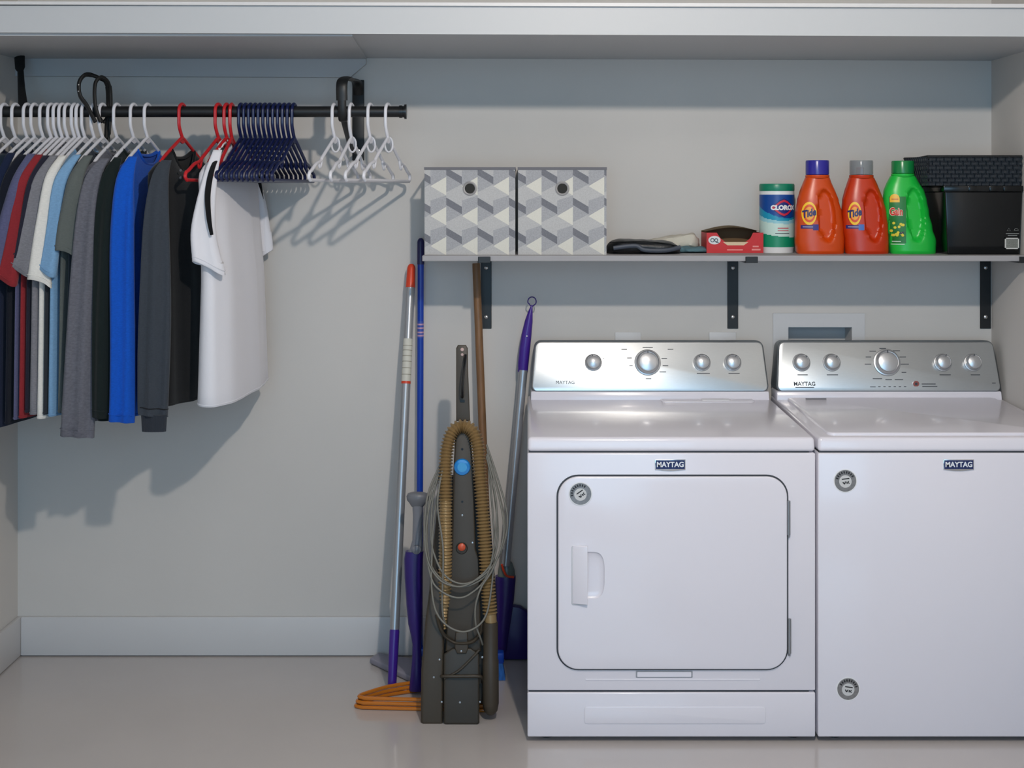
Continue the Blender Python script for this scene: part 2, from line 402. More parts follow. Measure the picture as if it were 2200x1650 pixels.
# ------------------------------------------------------------------ garments
def cloth(name, rgb, nv=.06, ns=140, rough=.9, stretch=(1, 1, 2.5)):
    return mat(name, rgb, rough, nv=nv, ns=ns, bump=.25, bs=350, stretch=stretch, sheen=.15, spec=.15)
def ring_folds(a, b, cx, cy, z, th, ph, amp, n=44, p=.75):
    """flattened oval section; a along the hanger (towards the viewer +), b across"""
    out = []; ct, st = math.cos(th), math.sin(th)
    for k in range(n):
        f = 2*PI*k/n; c, s = math.cos(f), math.sin(f)
        u = a*math.copysign(abs(c)**p, c); v = b*math.copysign(abs(s)**.8, s)
        v += amp*(math.sin(u*38+ph)+.6*math.sin(u*71+ph*2.1+z*3))*(1-abs(c)**6)
        out.append((cx-u*st+v*ct, cy-u*ct-v*st, z))
    return out
def garment(px, rot, mt, label, cat, bodyhem, near, b=.011, a=.205, neck=.03, short=True, amp=.004, farhem=None, hemtilt=0, dn=.50, name='shirt', extra=None, sides=.0, hk=None, trimmat=None):
    xh = X(px, ROD+.02); th = math.radians(rot)
    t = thing(name, label, cat, (xh, -ROD, RZ-.3), None)
    zt0 = RZ-.110; zb = Z(bodyhem, ROD+.15); ph = random.uniform(0, 6)
    rows = [(0, .072, .35), (.010, .085, .5), (.028, .125, .7), (.048, .170, .85), (.066, .197, .95), (.085, a, 1), (.12, a-.004, 1.1)]
    Z0 = zt0-.12; k = 16
    for i in range(1, k+1):
        q = i/k; rows.append((.12+(Z0-zb)*q, a-.008+.014*q, 1.1+.7*q))
    rings = []
    for i, (dz, aa, bb) in enumerate(rows):
        q = min(1, dz/.35)
        r_ = ring_folds(aa, b*bb, xh+sides*q, -ROD, zt0-dz, th, ph, amp*q)
        if i < 6:
            n = len(r_); rr = []
            for kk, (x, y, z) in enumerate(r_):
                c = math.cos(2*PI*kk/n); s = math.sin(2*PI*kk/n)
                dropf = neck*(1-c*c)*(1 if s > 0 else .35)*max(0, 1-i/6)
                rr.append((x, y, z-dropf))
            r_ = rr
        if hemtilt and dz > .3:
            r_ = [(x, y, z+hemtilt*((-ROD-y)/.2)*((dz-.3)/(.12+Z0-zb-.3+1e-6))) for x, y, z in r_]
        rings.append(r_)
    last = rings[-1]
    cx = sum(p[0] for p in last)/len(last); cy = sum(p[1] for p in last)/len(last)
    inner = [((x-cx)*.985+cx, (y-cy)*.985+cy, z+.02) for x, y, z in last]
    bm = bmesh.new(); loft(bm, rings+[[((x-cx)*.995+cx, (y-cy)*.995+cy, z-.001) for x, y, z in last], inner], cap0=False, cap1=True)
    body = obj('body', bm, mt, t, smooth=70)
    bm = bmesh.new(); tube(bm, [Vector(p) for p in rings[0]], .0035, 8, closed=True, flat=(1, 1.6)); obj('collar', bm, trimmat or mt, t, smooth=60)
    bm = bmesh.new(); L = rings[-1]
    tube(bm, [Vector((x, y, z+.004)) for x, y, z in L], .0018, 6, closed=True); obj('hem', bm, mt, body, smooth=60)
    # near sleeve : px, py, half width px
    def sleeve(pts, dd, th2, thick, cuff=None):
        path = spline([Vector((p[0], p[1], p[2])) for p in pts], 6)
        path = [Vector((p.x, p.y, p.z)) for p in path]
        rr = []; m = len(path)
        for i, p in enumerate(path):
            d = dd[0]+(dd[1]-dd[0])*min(1, i/(m*.35))
            c = W(p.x, p.y, d); hw = p.z/sc(d); ring = []; q = i/(m-1); phs = ph*1.7
            for k2 in range(30):
                f = 2*PI*k2/30; cc, ss = math.cos(f), math.sin(f)
                vx = hw*math.copysign(abs(cc)**.8, cc); vy = thick*(.45+.55*min(1, q*2.5))*math.copysign(abs(ss)**.8, ss)
                vy += (.0045 if short else .0075)*min(1, q*2)*math.sin(vx*(110 if short else 150)+phs+q*2.5)*(1-abs(cc)**4)
                dx = .003*math.sin(q*9+phs)*min(1, q*2)*(1 if not short else .5)
                ring.append((c.x+vx+dx, c.y+vy+vx*th2, c.z-(vx*.42*q*q if short else vx*.1*q*q)+(.004*q*q*math.sin(f*2+phs) if short else 0)))
            rr.append(ring)
        L2 = rr[-1]; c2 = Vector((sum(p[0] for p in L2)/30, sum(p[1] for p in L2)/30, L2[0][2]))
        rr.append([(c2.x+(x-c2.x)*.97, c2.y+(y-c2.y)*.9, z-.0012) for x, y, z in L2])
        rr.append([(c2.x+(x-c2.x)*.9, c2.y+(y-c2.y)*.7, z+.03) for x, y, z in L2])
        return rr
    if near:
        rr = sleeve(near, (dn-.025, dn+.012), .25, .013)
        bm = bmesh.new(); loft(bm, rr, cap0=True, cap1=True); obj('sleeve', bm, mt, t, smooth=70)
        bm = bmesh.new(); tube(bm, [Vector((x, y, z+.012 if short else z+.02)) for x, y, z in rr[-3]], .0014, 5, closed=True); obj('sleeve_hem', bm, mt, body, smooth=60)
    # far sleeve
    fz = farhem if farhem else (min(near[-1][1], 760) if near else 580)
    bm = bmesh.new(); st, ct = math.sin(th), math.cos(th); rr = []
    zc = Z(fz, .1); n = 10
    for i in range(n+1):
        q = i/n; u = -(a-.03)-.042*min(1, q*2.5); z = (zt0-.055)*(1-q)+max(zc, .2)*q
        x = xh-u*st; y = min(-.035, -ROD-u*ct); hw = .010+.020*min(1, q*2.2)
        rr.append([(x+hw*math.cos(f)+.004, y+.014*math.sin(f), z) for f in [2*PI*k2/20 for k2 in range(20)]])
    loft(bm, rr); obj('sleeve', bm, mt, t, smooth=70)
    return t, body, rings
C = cloth
shirts = [
 # px rot material label cat hem near
 (4, 9, C('navy_knit', (22, 30, 52)), 'navy short-sleeved shirt cut by the left picture edge', 915, [(-40, 335, 8), (-70, 390, 12), (-90, 560, 20)]),
 (28, 9, C('ink_blue_cotton', (18, 26, 44)), 'ink blue tee second from the left picture edge', 915, [(-15, 335, 8), (-45, 390, 12), (-60, 560, 20)]),
 (53, 9, C('dark_teal_cotton', (20, 34, 48)), 'dark teal-blue tee at the far left of the rod, long hem', 908, [(10, 330, 8), (-20, 385, 12), (-36, 540, 20)]),
 (69, 9, C('navy_cotton', (24, 34, 60)), 'navy tee in the far left bunch, left of the heather purple one', 912, [(25, 328, 8), (-2, 385, 12), (-18, 500, 18), (-24, 600, 20)]),
 (88, 9, C('black_navy_cotton', (20, 24, 36)), 'near-black tee squeezed left of the heather purple one', 905, [(48, 332, 8), (18, 390, 12), (3, 500, 16), (-8, 580, 18)]),
 (105, 9, C('heather_purple', (88, 90, 122), .12), 'heather purple-blue tee beside the dark red one', 895, [(68, 330, 8), (38, 390, 13), (16, 480, 18), (-2, 590, 22)]),
 (117, 9, C('dark_red_cotton', (138, 42, 48)), 'dark red tee on a white hanger', 892, [(84, 332, 8), (53, 390, 13), (37, 480, 15), (16, 606, 20)]),
 (129, 9, C('dark_plum_cotton', (36, 36, 50)), 'dark plum tee between the red and the light grey ones', 880, [(100, 334, 7), (72, 390, 11), (58, 480, 12), (44, 560, 14)]),
 (141, 9, C('heather_grey_cotton', (122, 122, 128), .14), 'heather grey tee with a drooping short sleeve, beside the white tee', 884, [(116, 334, 8), (86, 385, 12), (68, 480, 17), (47, 585, 21)]),
 (156, 9, C('white_cotton', (222, 220, 214)), 'plain white tee squeezed between grey and light blue ones', 893, [(136, 334, 8), (108, 385, 12), (94, 480, 14), (84, 606, 24)]),
 (166, 9, C('charcoal_cotton', (48, 52, 58)), 'charcoal tee hidden between the white and light blue ones', 884, None),
 (178, 9, C('light_blue_cotton', (120, 160, 196), .08), 'light blue tee beside the white one', 888, [(166, 332, 8), (134, 382, 13), (117, 480, 14), (104, 588, 17)]),
 (198, 9, C('olive_grey_cotton', (92, 98, 96)), 'olive grey tee with a short squared sleeve', 880, [(190, 334, 9), (162, 385, 15), (148, 470, 18), (139, 542, 20)]),
 (216, 10, C('slate_cotton', (60, 66, 74)), 'slate grey tee tucked beside the long-sleeved heather shirt', 870, None),
 (247, 10, C('heather_slate_jersey', (100, 101, 110), .16, 110), 'heather grey long-sleeved shirt with the sleeve hanging lowest', 900, [(226, 340, 9), (200, 385, 17), (187, 500, 24), (177, 640, 29), (168, 938, 34)]),
 (283, 10, C('black_green_cotton', (22, 32, 32)), 'black-green long-sleeved shirt left of the bright blue one', 898, [(254, 338, 8), (236, 385, 16), (222, 500, 19), (219, 640, 19), (220, 897, 18)]),
 (313, 10, C('royal_blue_jersey', (16, 82, 186), .1), 'bright royal blue long-sleeved sports shirt', 893, [(286, 336, 9), (268, 385, 18), (265, 500, 24), (262, 700, 25), (261, 906, 26)]),
]
for i, (px, rt, mt, lab, hem, near) in enumerate(shirts):
    long_ = near is not None and near[-1][1] > 800
    wide = px > 230
    t, body, rings = garment(px, rt, mt, lab, 'shirt', hem, near, b=.020 if wide else {141: .013, 156: .012, 178: .011, 117: .009, 198: .010}.get(px, .0055), short=not long_, amp=.0055 if wide else .0012,
        neck=.040 if px == 313 else .03, hemtilt=0, dn=.505 if not wide else .50, a=.20, sides=.004 if wide else 0)
    hanger(px, 'plain', M_hw, rt, 'white hanger carrying the '+lab.split(' with')[0].split(' beside')[0].split(' between')[0].split(' squeezed')[0].split(' hidden')[0].split(' tucked')[0].split(' left of')[0].split(' cut')[0].split(' second')[0].split(' at the')[0].split(' in the')[0].split(' on a')[0], 'white hangers carrying shirts')
    if px == 313:     # small chest mark
        bm = bmesh.new(); c_ = W(311, 381, .345); box(bm, c_.x-.002, c_.x+.003, c_.y-.006, c_.y+.004, c_.z-.006, c_.z+.006, r=.0015)
        obj('chest_mark', bm, mat('print_white', (200, 205, 215), .7), t)
        bm = bmesh.new(); tube(bm, [W(240, 893, .525), W(285, 893, .518)], .001, 6); obj('cuff_seam', bm, mt, t)
# charcoal pullover on a red hanger
M_dark = C('charcoal_fleece', (58, 64, 72), .08)
M_dark2 = C('black_fleece', (26, 27, 29), .05)
t, body, rings = garment(388, 12, M_dark2, 'charcoal pullover with ribbed cuff hanging on a red hanger', 'pullover', 868,
    [(358, 344, 10), (344, 385, 18), (334, 500, 27), (331, 700, 33), (331, 870, 31), (331, 893, 29)], b=.030, short=False, amp=.005, neck=.06, a=.20, name='pullover', sides=.012)
for o in bpy.data.objects:
    if o.parent == t and o.name.startswith('sleeve'): o.data.materials[0] = M_dark
hanger(388, 'plain', M_hr, 12, 'red hanger carrying the charcoal pullover', None)
bm = bmesh.new(); rr = []
for i in range(5):
    c = W(331, 891+i*9, .512); hw = (27.5-.5*i)/sc(.512)
    rr.append([(c.x+hw*math.copysign(abs(math.cos(f))**.8, math.cos(f))*(1+.012*math.sin(f*30)), c.y+.012*math.sin(f)*(1+.06*math.sin(f*30)), c.z) for f in [2*PI*k2/90 for k2 in range(90)]])
loft(bm, rr); obj('cuff', bm, C('charcoal_rib', (46, 51, 59), .05), t, smooth=50)
bm = bmesh.new()
for py in (366, 382): lathe(bm, [(0, 0), (.004, 0), (.003, .001), (0, .001)], W(388, py, .405), 'y', 10)
obj('button', bm, mat('dull_button', (95, 95, 98), .4), t)
# white jersey
M_jer = C('white_jersey', (226, 226, 232), .03, 60, .8, (260, 260, .4))
M_blk = C('black_piping', (20, 21, 24), .03)
t, body, rings = garment(486, 9, M_jer, 'white short-sleeved jersey with black shoulder stripes', 'jersey', 858,
    [(468, 322, 9), (452, 375, 14), (443, 440, 20), (438, 510, 27), (448, 575, 34)], b=.030, short=True, amp=.0035, neck=.02, a=.205, farhem=540, name='jersey', sides=.020, hemtilt=-.012)
hanger(484, 'plain', M_hr, 9, 'red hanger carrying the white jersey', None)
bm = bmesh.new()
tube(bm, spline([W(479, 318, .43), W(460, 352, .50), W(450, 388, .523), W(446, 425, .532), W(449, 470, .533), W(455, 505, .532)], 6), [.0045+.0035*math.sin(PI*i/30) for i in range(31)], 10, flat=(1, .5), up=(1, 0, 0))
obj('shoulder_stripe', bm, M_blk, t, label='black shoulder stripe')
bm = bmesh.new()
tube(bm, spline([W(551, 368, .12), W(557, 392, .10), W(561, 425, .085), W(567, 462, .085), W(570, 488, .085)], 6), [.004+.003*math.sin(PI*i/24) for i in range(25)], 10, flat=(1, .5), up=(1, 0, 0))
obj('shoulder_stripe', bm, M_blk, t, label='black shoulder stripe')
bm = bmesh.new(); rr = []
for (px, py, hw) in spline([(551, 385, 4), (562, 430, 8), (567, 480, 12), (571, 520, 14), (573, 545, 14)], 5):
    c = W(px, py, .075); h_ = hw/sc(.075)
    rr.append([(c.x+h_*math.cos(f), c.y+.016*math.sin(f), c.z+(.012*math.cos(f) if py > 500 else 0)) for f in [2*PI*k2/24 for k2 in range(24)]])
loft(bm, rr); obj('sleeve', bm, M_jer, t, smooth=70)
bm = bmesh.new(); rr = []
for (px, py, hw) in spline([(470, 330, 9), (474, 312, 11), (483, 304, 11), (492, 312, 10), (495, 332, 8)], 6):
    c = W(px, py, .36-(px-470)*.004); rr.append(c)
tube(bm, rr, .0085, 10, flat=(.5, 1), up=(0, 1, 0)); obj('collar', bm, M_jer, t, smooth=60, label='white stand-up collar')

# ------------------------------------------------------------------ laundry appliances
DF = .68
BX = .7370
def arc_marks(cx, cz, r, n, a0, a1, bm, y, l=.003, wd=.0016):
    for k in range(n):
        a = math.radians(a0+(a1-a0)*k/(n-1)); x = cx+r*math.cos(a); z = cz+r*math.sin(a)
        box(bm, x-l/2, x+l/2, y-.0003, y, z-wd/2, z+wd/2)
def appliance(kind, px0):
    x0 = X(px0, DF); x1 = min(x0+BX, XR-.004); c = (x0+x1)/2; ins = .014 if kind == 'dryer' else -.0
    zt = Z(940, DF); zl_ = Z(970, DF); zf = .014
    nm, lab = {'dryer': ('clothes_dryer', 'white front-loading clothes dryer with a hinged front door'),
               'washer': ('washing_machine', 'white top-loading washing machine against the right wall')}[kind]
    t = thing(nm, lab, kind if kind == 'dryer' else 'washing machine', (c, -.36, 0))
    yb = -.05; yf = -DF; insl = .0028 if kind == 'dryer' else -.010
    zbk = zt+.019; ybk = -.075
    # cabinet
    bm = bmesh.new()
    b2 = bmesh.new(); zc = zl_-.004
    z_low = zf if kind == 'washer' else Z(1484, DF)
    hexa(b2, [(x0, yf, z_low), (x1, yf, z_low), (x1-ins, yb, z_low), (x0+insl, yb, z_low), (x0, yf, zc), (x1, yf, zc), (x1-ins, yb, zc), (x0+insl, yb, zc)])
    bevel(b2, b2.edges[:], .004, 3); merge(bm, b2); 
    cab = obj('cabinet', bm, M_white, t)
    # dark shadow gap
    bm = bmesh.new(); box(bm, x0+.004, x1-ins-.002, yf+.006, yb, zc-.002, zl_+.004)
    if kind == 'dryer': box(bm, x0+.004, x1-ins-.002, yf+.006, yb, Z(1490, DF), Z(1482, DF))
    obj('panel_gap', bm, M_seam, t)
    if kind == 'dryer':
        bm = bmesh.new(); b2 = bmesh.new(); z2 = Z(1488, DF)
        hexa(b2, [(x0, yf, zf), (x1, yf, zf), (x1-ins, yb, zf), (x0+insl, yb, zf), (x0, yf, z2), (x1, yf, z2), (x1-ins, yb, z2), (x0+insl, yb, z2)])
        bevel(b2, b2.edges[:], .004, 3); merge(bm, b2); kp = obj('toe_panel', bm, M_white, t)
        bm = bmesh.new()
        prism(bm, rrect(X(1255, DF), X(1645, DF), Z(1555, DF), Z(1518, DF), .008), lambda x, z: (x, yf-.0022, z), lambda x, z: (x, yf+.002, z), r=.002)
        obj('embossed_panel', bm, M_white, kp)
    # feet
    for fx in (x0+.05, x1-.05):
        for fy in (yf+.05, yb-.05):
            bm = bmesh.new(); lathe(bm, [(0, 0), (.018, 0), (.018, .008), (.010, .010), (.010, zf+.003), (0, zf+.003)], (fx, fy, 0), n=16); obj('foot', bm, M_blackp, t)
    # worktop
    bm = bmesh.new(); b2 = bmesh.new()
    v, f = hexa(b2, [(x0, yf-.002, zl_), (x1, yf-.002, zl_), (x1-ins, yb, zl_), (x0+insl, yb, zl_),
              (x0+.002, yf+.004, zt), (x1-.002, yf+.004, zt), (x1-ins, yb, zbk), (x0+insl, yb, zbk)])
    bevel(b2, b2.edges[:], .009, 4); merge(bm, b2)
    top = obj('worktop', bm, M_white, t)
    def tz(y): return zt+(zbk-zt)*((y-yf-.004)/(yb-yf-.004))
    def xin(x, y):      # follow the slight taper of the worktop
        q = (y-yf)/(yb-yf); lo = x0+insl*q; hi = x1-ins*q; return lo+(hi-lo)*((x-x0)/(x1-x0))
    # lid outline or lint door on top
    if kind == 'washer':
        bm = bmesh.new()
        pts = rrect(x0+.032, x1-.032, yf+.028, ybk-.055, .02)
        prism(bm, pts, lambda x, y: (xin(x, y), y, tz(y)+.007), lambda x, y: (xin(x, y), y, tz(y)-.002), r=.004, seg=3)
        lid = obj('lid', bm, M_white, t)
        bm = bmesh.new(); box(bm, x0+.075, x0+.135, ybk-.085, ybk-.078, tz(ybk-.08)+.0065, tz(ybk-.08)+.0078); obj('bleach_slot_mark', bm, M_ink, lid)
    else:
        bm = bmesh.new()
        prism(bm, rrect(x0+.40, x1-.06, ybk-.10, ybk-.045, .012), lambda x, y: (xin(x, y), y, tz(y)+.003), lambda x, y: (xin(x, y), y, tz(y)-.002), r=.002)
        lid = obj('lint_screen_door', bm, M_white, t)
        bm = bmesh.new()
        prism(bm, rrect(x0+.52, x1-.13, ybk-.088, ybk-.062, .008), lambda x, y: (xin(x, y), y, tz(y)+.005), lambda x, y: (xin(x, y), y, tz(y)+.002), r=.0015)
        obj('finger_grip', bm, M_white2, lid)
        bm = bmesh.new(); box(bm, x0+.06, x0+.118, ybk-.050, ybk-.044, tz(ybk-.045)+.0002, tz(ybk-.045)+.0012); obj('top_mark', bm, M_ink, top)
    # console
    cx0, cx1 = x0+(.012 if kind == 'dryer' else -.006), x1-(.020 if kind == 'dryer' else .008)
    zb0 = tz(-.12)-.002; zc0 = zb0+.020; zc1 = Z(731, .085)
    def face(z, e=0): # y of the sloping console face
        q = (z-zc0)/(zc1-zc0); return -(.130-.045*q)-e
    bm = bmesh.new(); b2 = bmesh.new()
    hexa(b2, [(cx0, -.135, zb0-.004), (cx1, -.135, zb0-.004), (cx1, yb+.01, zb0-.004), (cx0, yb+.01, zb0-.004), (cx0+.001, -.128, zc0+.006), (cx1-.001, -.128, zc0+.006), (cx1, yb+.01, zc0+.006), (cx0, yb+.01, zc0+.006)])
    bevel(b2, b2.edges[:], .004, 2); merge(bm, b2); obj('console_base', bm, M_white, t)
    tap = .012
    def shape(grow, zlo, zhi):
        pts = rrect(cx0+.003-grow, cx1-.003+grow, zlo-grow, zhi+grow, .016+grow)
        out = []
        for x, z in pts:
            q = (z-zlo)/(zhi-zlo); m = (x-c)/((cx1-cx0)/2); out.append((x-m*tap*q, z))
        return out
    zlo, zhi = zc0+.007, zc1-.004
    bm = bmesh.new(); prism(bm, shape(.003, zlo, zhi), lambda x, z: (x, face(z, -.002), z), lambda x, z: (x, -.03, z-.004), r=.004, seg=3); obj('console_housing', bm, M_steeld, t)
    bm = bmesh.new(); prism(bm, shape(0, zlo, zhi), lambda x, z: (x, face(z, .003), z), lambda x, z: (x, face(z, -.004), z), r=.003, seg=3); pan = obj('control_panel', bm, M_steel, t)
    tilt = math.atan2(.045, zc1-zc0)
    def dial(px, r_px, ang):
        cx = X(px, .115); zc_ = Z(779.5, .115); r = r_px/sc(.115)
        def tr(b):
            bmesh.ops.rotate(b, verts=b.verts, cent=(0, 0, 0), matrix=Matrix.Rotation(tilt, 3, 'X').inverted() if False else Matrix.Rotation(-tilt, 3, 'X'))
            bmesh.ops.translate(b, verts=b.verts, vec=(cx, face(zc_, .0032), zc_))
        bm = bmesh.new(); lathe(bm, [(0, 0), (r*1.14, 0), (r*1.1, .003), (r, .004), (r*.97, .014), (r*.86, .018), (r*.80, .017), (r*.70, .0185), (0, .0195)], (0, 0, 0), 'y', 40)
        tr(bm); dl_ = obj('dial', bm, M_dial, pan)
        bm = bmesh.new(); a = math.radians(ang)
        box(bm, -.0012, .0012, -.0195, -.0180, r*.72, r*.95)
        bmesh.ops.rotate(bm, verts=bm.verts, cent=(0, 0, 0), matrix=Matrix.Rotation(a, 3, 'Y')); tr(bm)
        obj('pointer_mark', bm, M_ink, dl_)
    def mark(px, py, s=None, wpx=20, size=.008, m=M_ink, off=0):
        x = X(px, .115); z = Z(py, .115)
        if s: bm = text_bm(s, size, offset=off, extrude=.0002)
        else:
            bm = bmesh.new(); wd = wpx/sc(.115); hh = .0022
            b = bmesh.new(); box(b, -wd/2, wd/2, -hh/2, hh/2, -.0002, .0002); merge(bm, b)
        for v in bm.verts:
            zz = z+v.co.y; v.co = Vector((x+v.co.x, face(zz, .0034)-v.co.z, zz))
        return bm
    if kind == 'dryer':
        for px, r, a in ((1275, 16.5, -10), (1392, 25, 0), (1509, 16.5, -30), (1575, 16.5, 25)): dial(px, r, a)
        bm = mark(1214, 821, 'MAYTAG', size=.014); obj('brand_lettering', bm, M_ink, pan)
        bm = bmesh.new()
        for px, py, wd in ((1342, 752, 12), (1442, 752, 12), (1353, 770, 10), (1356, 786, 8), (1428, 771, 12), (1430, 786, 12), (1393, 748, 22), (1424, 799, 14), (1393, 813, 12), (1297, 771, 5), (1511, 802, 28), (1577, 802, 24)):
            merge(bm, mark(px, py, wpx=wd))
        obj('printed_marks', bm, M_ink, pan)
    else:
        for px, r, a in ((1723, 17, 40), (1788, 17, 40), (1907, 26, 0), (2027, 17, 20), (2092, 17, 0)): dial(px, r, a)
        bm = mark(1727, 824, 'MAYTAG', size=.016, off=.0003); obj('brand_lettering', bm, M_ink, pan)
        bm = bmesh.new()
        for px, py, wd in ((1724, 805, 22), (1788, 805, 24), (1727, 831, 40), (1878, 756, 14), (1900, 750, 14), (1927, 755, 20), (1868, 768, 12), (1866, 783, 14), (1942, 768, 14), (1945, 783, 18), (1942, 800, 10), (1884, 813, 20), (1908, 815, 14), (1930, 815, 18), (2030, 805, 24), (2095, 805, 20), (1993, 824, 30), (1995, 829, 32), (1873, 830, 12), (2133, 822, 8)):
            merge(bm, mark(px, py, wpx=wd))
        for k in range(6): merge(bm, mark(1887+k*11, 829.5, wpx=5))
        obj('printed_marks', bm, M_ink, pan)
        bm = bmesh.new(); x = X(1967, .12); z = Z(824, .12)
        lathe(bm, [(0, 0), (.0105, 0), (.0105, .0015), (0, .0015)], (x, face(z, .0032), z), 'y', 24)
        lathe(bm, [(0, 0), (.0088, 0), (.0088, .002), (0, .002)], (x, face(z, .0032), z), 'y', 24, mi=1)
        lathe(bm, [(0, 0), (.004, 0), (.004, .0026), (0, .0026)], (x, face(z, .0032), z), 'y', 24, mi=2)
        obj('round_emblem', bm, [M_chrome, mat('emblem_red_grey', (150, 84, 78), .4), M_ink], pan)
    # badge
    bx = X(1440 if kind == 'dryer' else 2060, DF+.004)
    bw = 32/sc(DF); zt_, zb_ = Z(987.5, DF), Z(1008, DF)
    bm = bmesh.new()
    pts = [(bx-bw-.001, zt_+.001), (bx-bw-.001, zb_-.001)]+[(bx-bw*.9+bw*1.8*k/8, zb_-.001-.003*math.sin(PI*k/8)) for k in range(9)]+[(bx+bw+.001, zb_-.001), (bx+bw+.001, zt_+.001)]
    prism(bm, pts, lambda x, z: (x, yf-.003, z), lambda x, z: (x, yf+.001, z), r=.0006); bd = obj('badge', bm, M_chrome, t)
    bm = bmesh.new(); box(bm, bx-bw+.001, bx+bw-.001, yf-.0038, yf-.002, zb_+.001, zt_-.001); obj('badge_field', bm, mat('badge_navy', (24, 40, 92), .35), bd)
    bm = text_bm('MAYTAG', .0185, offset=.0005)
    for v in bm.verts: v.co = Vector((bx+v.co.x*.93, yf-.0042-v.co.z, (zt_+zb_)/2+v.co.y))
    obj('badge_lettering', bm, mat('badge_white', (235, 238, 242), .4), bd)
    # round stickers
    def sticker(px, py, rot):
        dd = DF+(.010 if kind == 'dryer' else 0); yy = -dd
        sx, sz = X(px, dd), Z(py, dd); r = 24/sc(dd)
        bm = bmesh.new(); lathe(bm, [(0, 0), (r*1.06, 0), (r*1.06, .0008), (0, .0008)], (sx, yy, sz), 'y', 40)
        st = obj('round_sticker', bm, mat('sticker_white', (232, 232, 234), .5), t)
        bm = bmesh.new(); lathe(bm, [(0, 0), (r*.97, 0), (r*.97, .0012), (0, .0012)], (sx, yy, sz), 'y', 40)
        obj('sticker_face', bm, mat('sticker_silver', (142, 140, 140), .35, metal=.5, nv=.15, ns=150), st)
        bm = bmesh.new(); lathe(bm, [(0, 0), (r*.56, 0), (r*.56, .0014), (0, .0014)], (sx, yy, sz-r*.05), 'y', 30)
        obj('sticker_centre', bm, mat('sticker_light', (205, 205, 205), .4), st)
        bm = bmesh.new(); b = bmesh.new()
        for k in range(9):
            a = math.radians(155-130*k/8); b3 = bmesh.new(); box(b3, -.0018, .0018, -.0018, -.0014, -.003, .003)
            bmesh.ops.rotate(b3, verts=b3.verts, cent=(0, 0, 0), matrix=Matrix.Rotation(PI/2-a, 3, 'Y'))
            bmesh.ops.translate(b3, verts=b3.verts, vec=(r*.77*math.cos(a), 0, r*.77*math.sin(a))); merge(b, b3)
        for (a0, b0, a1, b1, tt) in ((-.30, .18, .38, .18, .0016), (-.25, -.08, -.1, -.28, .0018), (-.1, -.28, .0, -.05, .0014), (.12, -.08, .12, -.28, .0018), (.3, -.05, .22, -.2, .0013), (.22, -.2, .34, -.28, .0013)):
            b3 = bmesh.new(); tube(b3, [(a0*r, -.0015, b0*r), (a1*r, -.0015, b1*r)], tt, 6, flat=(.25, 1), up=(0, 1, 0)); merge(b, b3)
        bmesh.ops.rotate(b, verts=b.verts, cent=(0, 0, 0), matrix=Matrix.Rotation(math.radians(rot), 3, 'Y'))
        bmesh.ops.translate(b, verts=b.verts, vec=(sx, yy, sz)); merge(bm, b)
        obj('sticker_print', bm, mat('sticker_ink', (40, 40, 42), .5), st)
    if kind == 'dryer':
        # door
        dx0, dx1, dz0, dz1 = X(1199, DF), X(1690, DF), Z(1436, DF), Z(1023, DF)
        bm = bmesh.new(); prism(bm, rrect(dx0-.0042, dx1+.0042, dz0-.0042, dz1+.0042, .056, 10), lambda x, z: (x, yf-.0012, z), lambda x, z: (x, yf+.003, z)); obj('door_seal', bm, M_seam, t)
        bm = bmesh.new(); n1 = rrect(dx0, dx1, dz0, dz1, .052, 10)
        prism(bm, n1, lambda x, z: (x, yf-.0095, z), lambda x, z: (x, yf+.001, z), r=.004, seg=3)
        # scooped finger recess: a grid dish cut into the door skin
        dr = obj('door', bm, M_white, t)
        hx0, hx1, hz0, hz1 = X(1230, DF+.01), X(1262, DF+.01), Z(1297, DF+.01), Z(1172, DF+.01)
        bm = bmesh.new(); prism(bm, rrect(hx0-.003, hx1, hz0-.004, hz1, .006), lambda x, z: (x, yf-.011, z), lambda x, z: (x, yf-.009, z), r=.001); obj('handle_bezel', bm, mat('bezel_white', (205, 207, 212), .3), dr)
        bm = bmesh.new(); b2 = bmesh.new()
        hexa(b2, [(hx0, yf-.012, hz0), (hx1, yf-.022, hz0), (hx1, yf-.010, hz0), (hx0, yf-.009, hz0), (hx0, yf-.012, hz1), (hx1, yf-.022, hz1), (hx1, yf-.010, hz1), (hx0, yf-.009, hz1)])
        bevel(b2, b2.edges[:], .003, 3); merge(bm, b2); obj('door_handle', bm, M_white, dr)
        # finger recess scooped out of the door skin
        cb = bmesh.new(); ux, uz, uy = hx1+.008, (hz0+hz1)/2-.002, .0082
        rings = []
        for i in range(13):
            f = -PI/2+PI*i/12; q = max(.02, math.cos(f))**.5; dy = math.sin(f)*uy
            rings.append([(ux+.036*q*math.copysign(abs(math.cos(g_))**.6, math.cos(g_)), yf-.0096+dy, uz+.060*q*math.copysign(abs(math.sin(g_))**.6, math.sin(g_))) for g_ in [2*PI*k/48 for k in range(48)]])
        loft(cb, rings); cme = bpy.data.meshes.new('c'); cb.to_mesh(cme); cb.free()
        for p_ in cme.polygons: p_.use_smooth = True
        co = bpy.data.objects.new('c', cme); COL.objects.link(co); co.location = ORG[t]*-1
        md = dr.modifiers.new('b', 'BOOLEAN'); md.object = co; md.operation = 'DIFFERENCE'; md.solver = 'EXACT'
        dr.parent = None; dg = bpy.context.evaluated_depsgraph_get(); dg.update()
        nm_ = bpy.data.meshes.new_from_object(dr.evaluated_get(dg)); dr.modifiers.clear(); dr.parent = t
        if len(nm_.polygons) > 20:
            dr.data = nm_; smoothmesh(nm_, 40)
            while len(nm_.materials) > 1: nm_.materials.pop()
        bpy.data.objects.remove(co)
